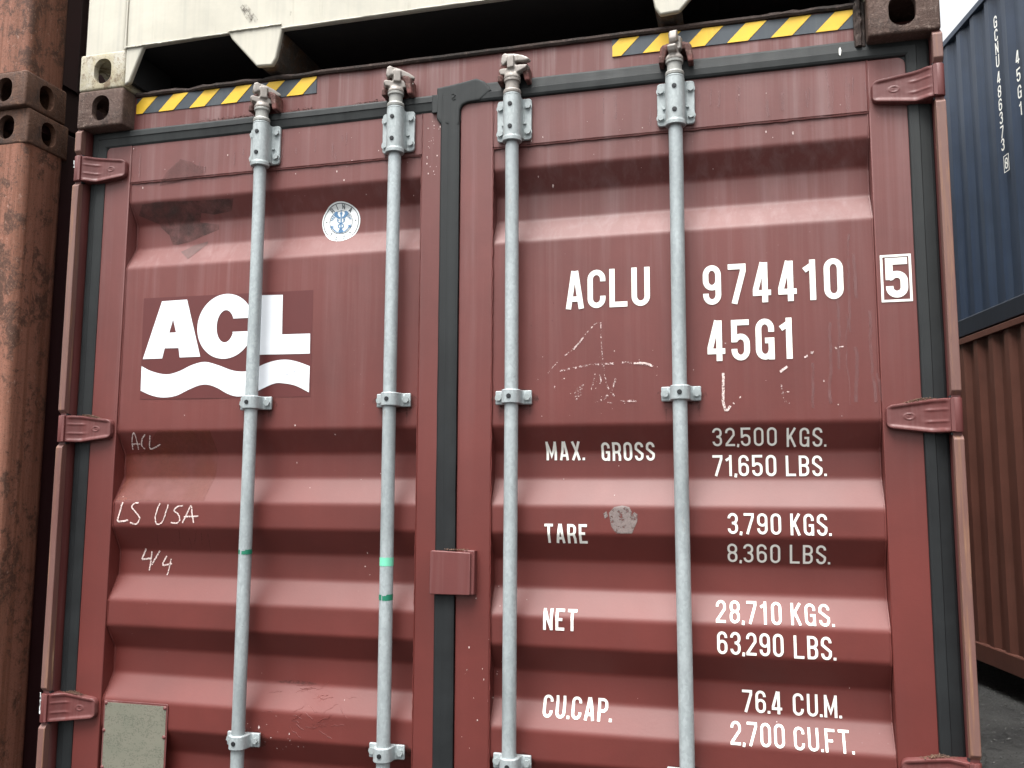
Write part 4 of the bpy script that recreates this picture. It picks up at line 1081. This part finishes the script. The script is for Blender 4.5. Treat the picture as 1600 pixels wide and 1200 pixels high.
# wrinkled paint on the lowest visible slope of the left door
rnd = random.Random(4); wk = MB()
for i in range(34):
    x = rnd.gauss(-.42, .055); z = rnd.uniform(1.045, 1.150); n_ = rnd.randint(4, 8); a = rnd.uniform(-.7, .7); pts = []
    for j in range(n_):
        xx = x + j * .006 * math.cos(a) + rnd.uniform(-.002, .002); zz = z + j * .006 * math.sin(a) + rnd.uniform(-.002, .002); pts.append((xx, surf(xx, zz) - .0001, zz))
    wk.tube(pts, rnd.uniform(.0003, .0008), 5, .5)
wk.build('wrinkled_paint', MAT['red_panel'], doors[-1], smooth=60, kind='stuff')
f = Flat(); f.poly([(-.53 + .13 * k / 12, 1.156 + .006 * math.sin(PI * k / 12)) for k in range(13)] + [(-.40 - .13 * k / 12, 1.154 - .002 * math.sin(PI * k / 12)) for k in range(13)])
f.conform('dark_smear', 'soot', doors[-1], .0006, kind='stuff')

# ------------------------------------------------------------------ round inspection sticker
def sticker():
    c0, c1, R = -.3705, 2.4490, .0600
    def wob(a, r): return (c0 + R * r * math.cos(a) * (1 + .012 * math.sin(3 * a)), c1 + R * .985 * r * math.sin(a) * (1 + .012 * math.cos(2 * a + .5)))
    st = fill2d([[wob(2 * PI * i / 56, 1) for i in range(56)]]).conform('inspection_sticker', 'sticker', doors[-1], .0010, label='round white sticker lettered RINA 1861')
    # sub-parts of a sub-part are not allowed: ink lies beside it under the door
    P_ = doors[-1]
    def ring(r, w, mat):
        f = Flat(); n = 56
        for i in range(n):
            a, b = 2 * PI * i / n, 2 * PI * (i + 1) / n; f.poly([wob(a, r), wob(b, r), wob(b, r - w), wob(a, r - w)])
        f.conform('sticker_ring', mat, P_, .0016)
    ring(.93, .032, 'ink'); ring(.60, .022, 'ink')
    def put(ch, deg, r, size, flip=False, mat='ink', th=.15):
        w, stx = glyph(ch, .62 * size, size, th * size); f = Flat(); a = math.radians(deg)
        rot = a - PI / 2 + (PI if flip else 0)
        for li, (pts, cl) in enumerate(stx):
            q = [(p[0] - w / 2, p[1] + th * size / 2 - size / 2) for p in pts]
            q = [(c0 + R * r * math.cos(a) + x * math.cos(rot) - z * math.sin(rot), c1 + R * r * math.sin(a) + x * math.sin(rot) + z * math.cos(rot)) for x, z in q]
            for b in ribbon(q, th * size, cl): f.poly([(v.x, v.y) for v in b], li)
        f.conform('sticker_letter', mat, P_, .0017, label='dark letter ' + ch + ' on the round sticker')
    for ch, d in zip('RINA', (127, 104, 78, 50)): put(ch, d, .755, .0135)
    for ch, d in zip('1861', (228, 256, 286, 312)): put(ch, d, .77, .0120, True)
    f = Flat()
    for a in (176, 4):
        x, z = wob(math.radians(a), .755); f.poly([(x + .0022 * math.cos(k), z + .0022 * math.sin(k)) for k in [2 * PI * j / 8 for j in range(8)]])
    f.conform('sticker_dots', 'ink', P_, .0017)
    def E(pts, w, mat='emblem_blue', lay=0, cl=False):
        for q in ribbon([(c0 + R * x, c1 + R * z) for x, z in pts], w * R, cl): em.poly([(v.x, v.y) for v in q], lay)
    em = Flat()
    E([(0, .50), (0, -.50)], .07); E([(0, .62), (0, .52)], .035)
    em.poly([(c0 + R * .07 * math.cos(k), c1 + R * (.45 + .07 * math.sin(k))) for k in [2 * PI * j / 10 for j in range(10)]], 1)
    for s in (-1, 1):
        em.poly([(c0 + R * s * x, c1 + R * z) for x, z in ((.04, .26), (.12, .30), (.20, .42), (.17, .52), (.26, .56), (.36, .50), (.34, .36), (.20, .22), (.08, .18))], 2)
        for j in range(4):
            E([(s * (.28 + .05 * j), .30 - .05 * j), (s * (.42 + .04 * j), .44 - .10 * j)], .035, lay=3)
        E([(s * .10, .10), (s * .20, .16), (s * .17, .04), (s * .02, -.04)], .035, lay=1)
        E([(s * .02, -.04), (s * .15, -.14), (s * .12, -.24), (0, -.30), (s * .10, -.40), (s * .09, -.47)], .040, lay=1 if s > 0 else 2)
        E([(0, -.50), (s * .22, -.46), (s * .36, -.34), (s * .45, -.22)], .045, lay=4 if s > 0 else 5)
        E([(s * .38, -.20), (s * .50, -.17), (s * .49, -.28)], .05, lay=6)
    em.poly([(c0 - R * .13, c1 - R * .50), (c0 + R * .13, c1 - R * .50), (c0 + R * .06, c1 - R * .36), (c0 - R * .06, c1 - R * .36)], 5)
    em.conform('sticker_emblem', 'emblem_blue', P_, .0017, label='blue winged staff and anchor emblem')
sticker()

# ------------------------------------------------------------------ data plate
pl = MB().prism(rrect(-1.0490, -.8390, .765, 1.0840, .004, 3), .0545, .0568, 'y').build('data_plate', MAT['red_hinge'], red, bevel=.001, label='grey etched data plate with a painted-over border')
MB().prism(rrect(-1.0440, -.8440, .770, 1.0780, .003, 3), .0538, .0546, 'y').build('plate_face', MAT['plate'], pl, bevel=.0003)
RV = MB()
RV.v = []; 
def rivet_mesh():
    m = MB(); vs = []; n = 12
    for j in range(4):
        a = j / 3 * PI / 2; r = .0058 * math.cos(a); y = -.0032 * math.sin(a)
        vs += [(r * math.cos(2 * PI * i / n), y, r * math.sin(2 * PI * i / n)) for i in range(n)]
    return m.add(vs, [(j * n + i, j * n + (i + 1) % n, (j + 1) * n + (i + 1) % n, (j + 1) * n + i) for j in range(3) for i in range(n)]).mesh('rivet', MAT['red_hinge'], 60)
RM = rivet_mesh()
for x, z in ((-1.0415, 1.0760), (-.8480, 1.0730), (-1.0440, 1.0005), (-.8470, .9950), (-1.043, .90), (-.848, .90), (-1.043, .775), (-.848, .775)):
    obj_from_mesh('rivet', RM, pl, (x, .0542, z))

# ================================================================== cream container on top
crm = empty('shipping_container', (0, 0, H), label='cream white container with a notched bottom rail, sitting on the red two-door container', cat='container', group=None)
def cream():
    Hc = 2.896
    for sx in (-1, 1):
        corr(sx * (W2 - .022), .17, L - .17, .15, Hc - .05, -sx).build('side_wall', MAT['cream'], crm, smooth=25, fix=False)
        a, b = sorted((sx * (W2 - .004), sx * (W2 - .06)))
        MB().box(a, b, .178, L - .178, Hc - .062, Hc - .006).build('top_rail', MAT['cream'], crm, bevel=.004)
        MB().box(a, b, .178, L - .178, .012, .165).build('bottom_rail', MAT['cream'], crm, bevel=.004)
        for sy in (0, 1):
            a, b = sorted((sx * (W2 - .010), sx * (W2 - .155))); y0 = .004 if sy == 0 else L - .17
            MB().prism(rrect(a, b, y0, y0 + .166, .012, 4), .112, Hc - .117, 'z').build('corner_post', MAT['cream'], crm, smooth=30)
            for z in (0, Hc - .118): casting(crm, sx * W2, 0 if sy == 0 else L, z, -sx, 1 if sy == 0 else -1, 'cast_cream')
    # front sill: one plate with three openings between short legs
    out = [(-1.0575, .006), (-1.0400, .014), (-.998, .121), (-.704, .126), (-.695, .108), (-.6080, .012), (-.5580, .009), (-.5450, .030), (-.5290, .113),
           (.5290, .113), (.5450, .030), (.5580, .009), (.6080, .012), (.695, .108), (.704, .126), (.998, .121), (1.0400, .014), (1.0575, .006), (1.0575, .34), (-1.0575, .34)]
    MB().prism(out, .003, .020, 'y').build('bottom_sill', MAT['cream'], crm, bevel=.0045, seg=3)
    MB().box(-1.0575, 1.0575, .007, .03, .341, Hc - .12).build('end_wall', MAT['cream'], crm)
    MB().box(-1.0575, 1.0575, .002, .07, Hc - .119, Hc - .02).build('header', MAT['cream'], crm, bevel=.004)
    for x0, x1, z in ((-.9985, -.704, .1245), (-.529, .529, .1160), (.704, .9985, .1245), (-1.055, -.9995, .124), (-.701, -.53, .129), (.53, .701, .129)):
        pts = [(x0 + (x1 - x0) * i / 40, .0008 + .001 * noise.noise(Vector((i * .7, x0, 0))), z + .0015 * noise.noise(Vector((i * .5, x0, 3)))) for i in range(41)]
        MB().tube(pts, .0030, 6, .25).build('weld_bead', MAT['cream'], crm, smooth=60)
    for sx in (-1, 1):
        pts = [(sx * 1.058, .001, .12 + .07 * i) for i in range(38)]
        MB().tube(pts, .0035, 6, .3).build('weld_bead', MAT['cream'], crm, smooth=60)
        # channel legs of the tunnel run back under the floor
        a, b = sorted((sx * .5290, sx * .5480)); 
        MB().prism([(sx * .529, .113), (sx * .5455, .030), (sx * .558, .010), (sx * .600, .012), (sx * .612, .03), (sx * .60, .113)], .0205, 3.2, 'y').build('tunnel_beam', MAT['beam'], crm, bevel=.004)
        MB().box(*sorted((sx * 1.04, sx * 1.055)), .021, .20, .02, .12).build('gusset', MAT['dark_under'], crm)
    MB().box(-.70, .70, .021, 3.3, .1135, .1265).build('tunnel_plate', MAT['dark_under'], crm)
    MB().box(-1.15, 1.15, .021, L - .05, .1272, .16).build('floor', MAT['dark_under'], crm)
    for k in range(30):
        y = .42 + k * .39
        MB().box(-1.15, -.72, y, y + .045, .02, .127).build('cross_member', MAT['dark_under'], crm); MB().box(.72, 1.15, y, y + .045, .02, .127).build('cross_member', MAT['dark_under'], crm)
    MB().box(-W2 + .03, W2 - .03, .05, L - .05, Hc - .045, Hc - .02).build('roof', MAT['cream'], crm)
    bk = corr(0, -W2 + .15, W2 - .15, .15, Hc - .06, 1); bk.v = [(y, L - .03 - x, z) for x, y, z in bk.v]
    bk.build('end_wall', MAT['cream'], crm, smooth=25, fix=False)
    f = Flat()
    for i, ln in enumerate(([(-.665, .205), (-.640, .175), (-.625, .158)], [(-.655, .208), (-.632, .180), (-.612, .150)], [(-.66, .195), (-.645, .17), (-.63, .150)], [(-.50, .165), (-.503, .152)])):
        for q in ribbon(ln, .012 if i < 3 else .004): f.poly([(v.x, v.y) for v in q], i)
    f.conform('dark_smear', 'soot', crm, 0, fn=lambda x, z: .0018, cuts=False, kind='stuff')
cream()

def gr(r):
    x = r.uniform(1.35, 4.2); y = r.uniform(.3, 8.5); return (x, y, -.012 + .035 * (noise.noise(Vector((x * .35, y * .35, 1))) - .2))
g1 = crust(2600, gr, (.006, .024), 77); g1 = g1.build('gravel', MAT['gravel'], None, kind='stuff', label='loose grit and small stones on the asphalt by the right stack')
# ================================================================== rusty stack on the left
def rust_box(z, dy, label):
    r = empty('shipping_container', (-1.4485 - W2, .045 + dy, z), label=label, cat='container')
    box_container(r, ('rust_wall', 'rust_wall', 'rust_post'), cast_m='rust_cast', inset=.03)
    return r
MAT['rust_wall'] = paint('dark_maroon_wall', (.028, .010, .012), (.05, .025, .026), .4, dirt=(.02, .01, .007), dirt_amt=.6)
rust_box(0, .004, 'rusty brown-red container at the left edge, lower one of its stack')
rust_box(H, -.014, 'rusty brown-red container at the left edge, upper one of its stack')

# ================================================================== stack on the right: brown below, blue on top
DX, DY = -.2032, .9791
P0 = Vector((2.652, 6.686)) - 8.2 * Vector((DX, DY))
rc = P0 + W2 * Vector((DY, -DX)); RZ = math.atan2(-DX, DY)
brown = empty('shipping_container', (rc.x, rc.y, .185), RZ, label='dark brown corrugated container under the blue one on the right', cat='container')
box_container(brown, ('brown', 'brown', 'brown'), cast_m='brown')
blue = empty('shipping_container', (rc.x, rc.y, .185 + H), RZ, label='navy blue corrugated container at the upper right, lettered GCNU 486373 8', cat='container')
box_container(blue, ('blue', 'blue_dark', 'blue'), cast_m='blue')
def vtext(items, yc, mat='white'):
    for ch, zc, hh in items:
        T_ = .13 * hh; w, st = glyph(ch, .52 * hh, hh, T_); vs = []; fs = []
        for li, (pts, cl) in enumerate(st):
            q = [(p[0] - w / 2, p[1] + T_ / 2 - hh / 2) for p in pts]
            for a in ribbon(q, T_, cl):
                n = len(vs)
                # seen from outside (-x), text runs towards the near end (-y)
                vs += [(-W2 + .020 - .0004 * li, yc - v.x, zc + v.y) for v in a]; fs.append((n, n + 1, n + 2, n + 3))
        MB().add(vs, fs).build('lettering', MAT[mat], blue, fix=False, label='white character ' + ch + ' on the blue side wall')
zb = .185 + H
def zz(v): return 5.627 - .00582 * (v - 40) - zb
vtext([(c, zz(v), .105) for c, v in zip('GCNU486373', (38, 58, 78, 98, 123, 144, 164, 184, 205, 224))], 7.290)
vtext([('8', zz(254), .095)], 7.250)
vtext([(c, 5.166 - .0062 * (v - 90) - zb, .112) for c, v in zip('45G1', (90, 114, 137, 160))], 6.975)
b = .006; y0, y1, z0, z1 = 7.250 - .042, 7.250 + .042, zz(254) - .072, zz(254) + .072
bx = MB()
for q in ((y0, y1, z0, z0 + b), (y0, y1, z1 - b, z1), (y0, y0 + b, z0 + b, z1 - b), (y1 - b, y1, z0 + b, z1 - b)):
    bx.box(-W2 + .0195, -W2 + .0202, *q)
bx.build('digit_box', MAT['white'], blue, label='thin white box round the digit 8')
for sy in (.02, 12.0):
    for sx in (-1, 1): MB().box(sx * 1.08 - .13, sx * 1.08 + .13, sy, sy + .18, -.21, 0).build('support_block', MAT['rust_wall'], brown, bevel=.008)
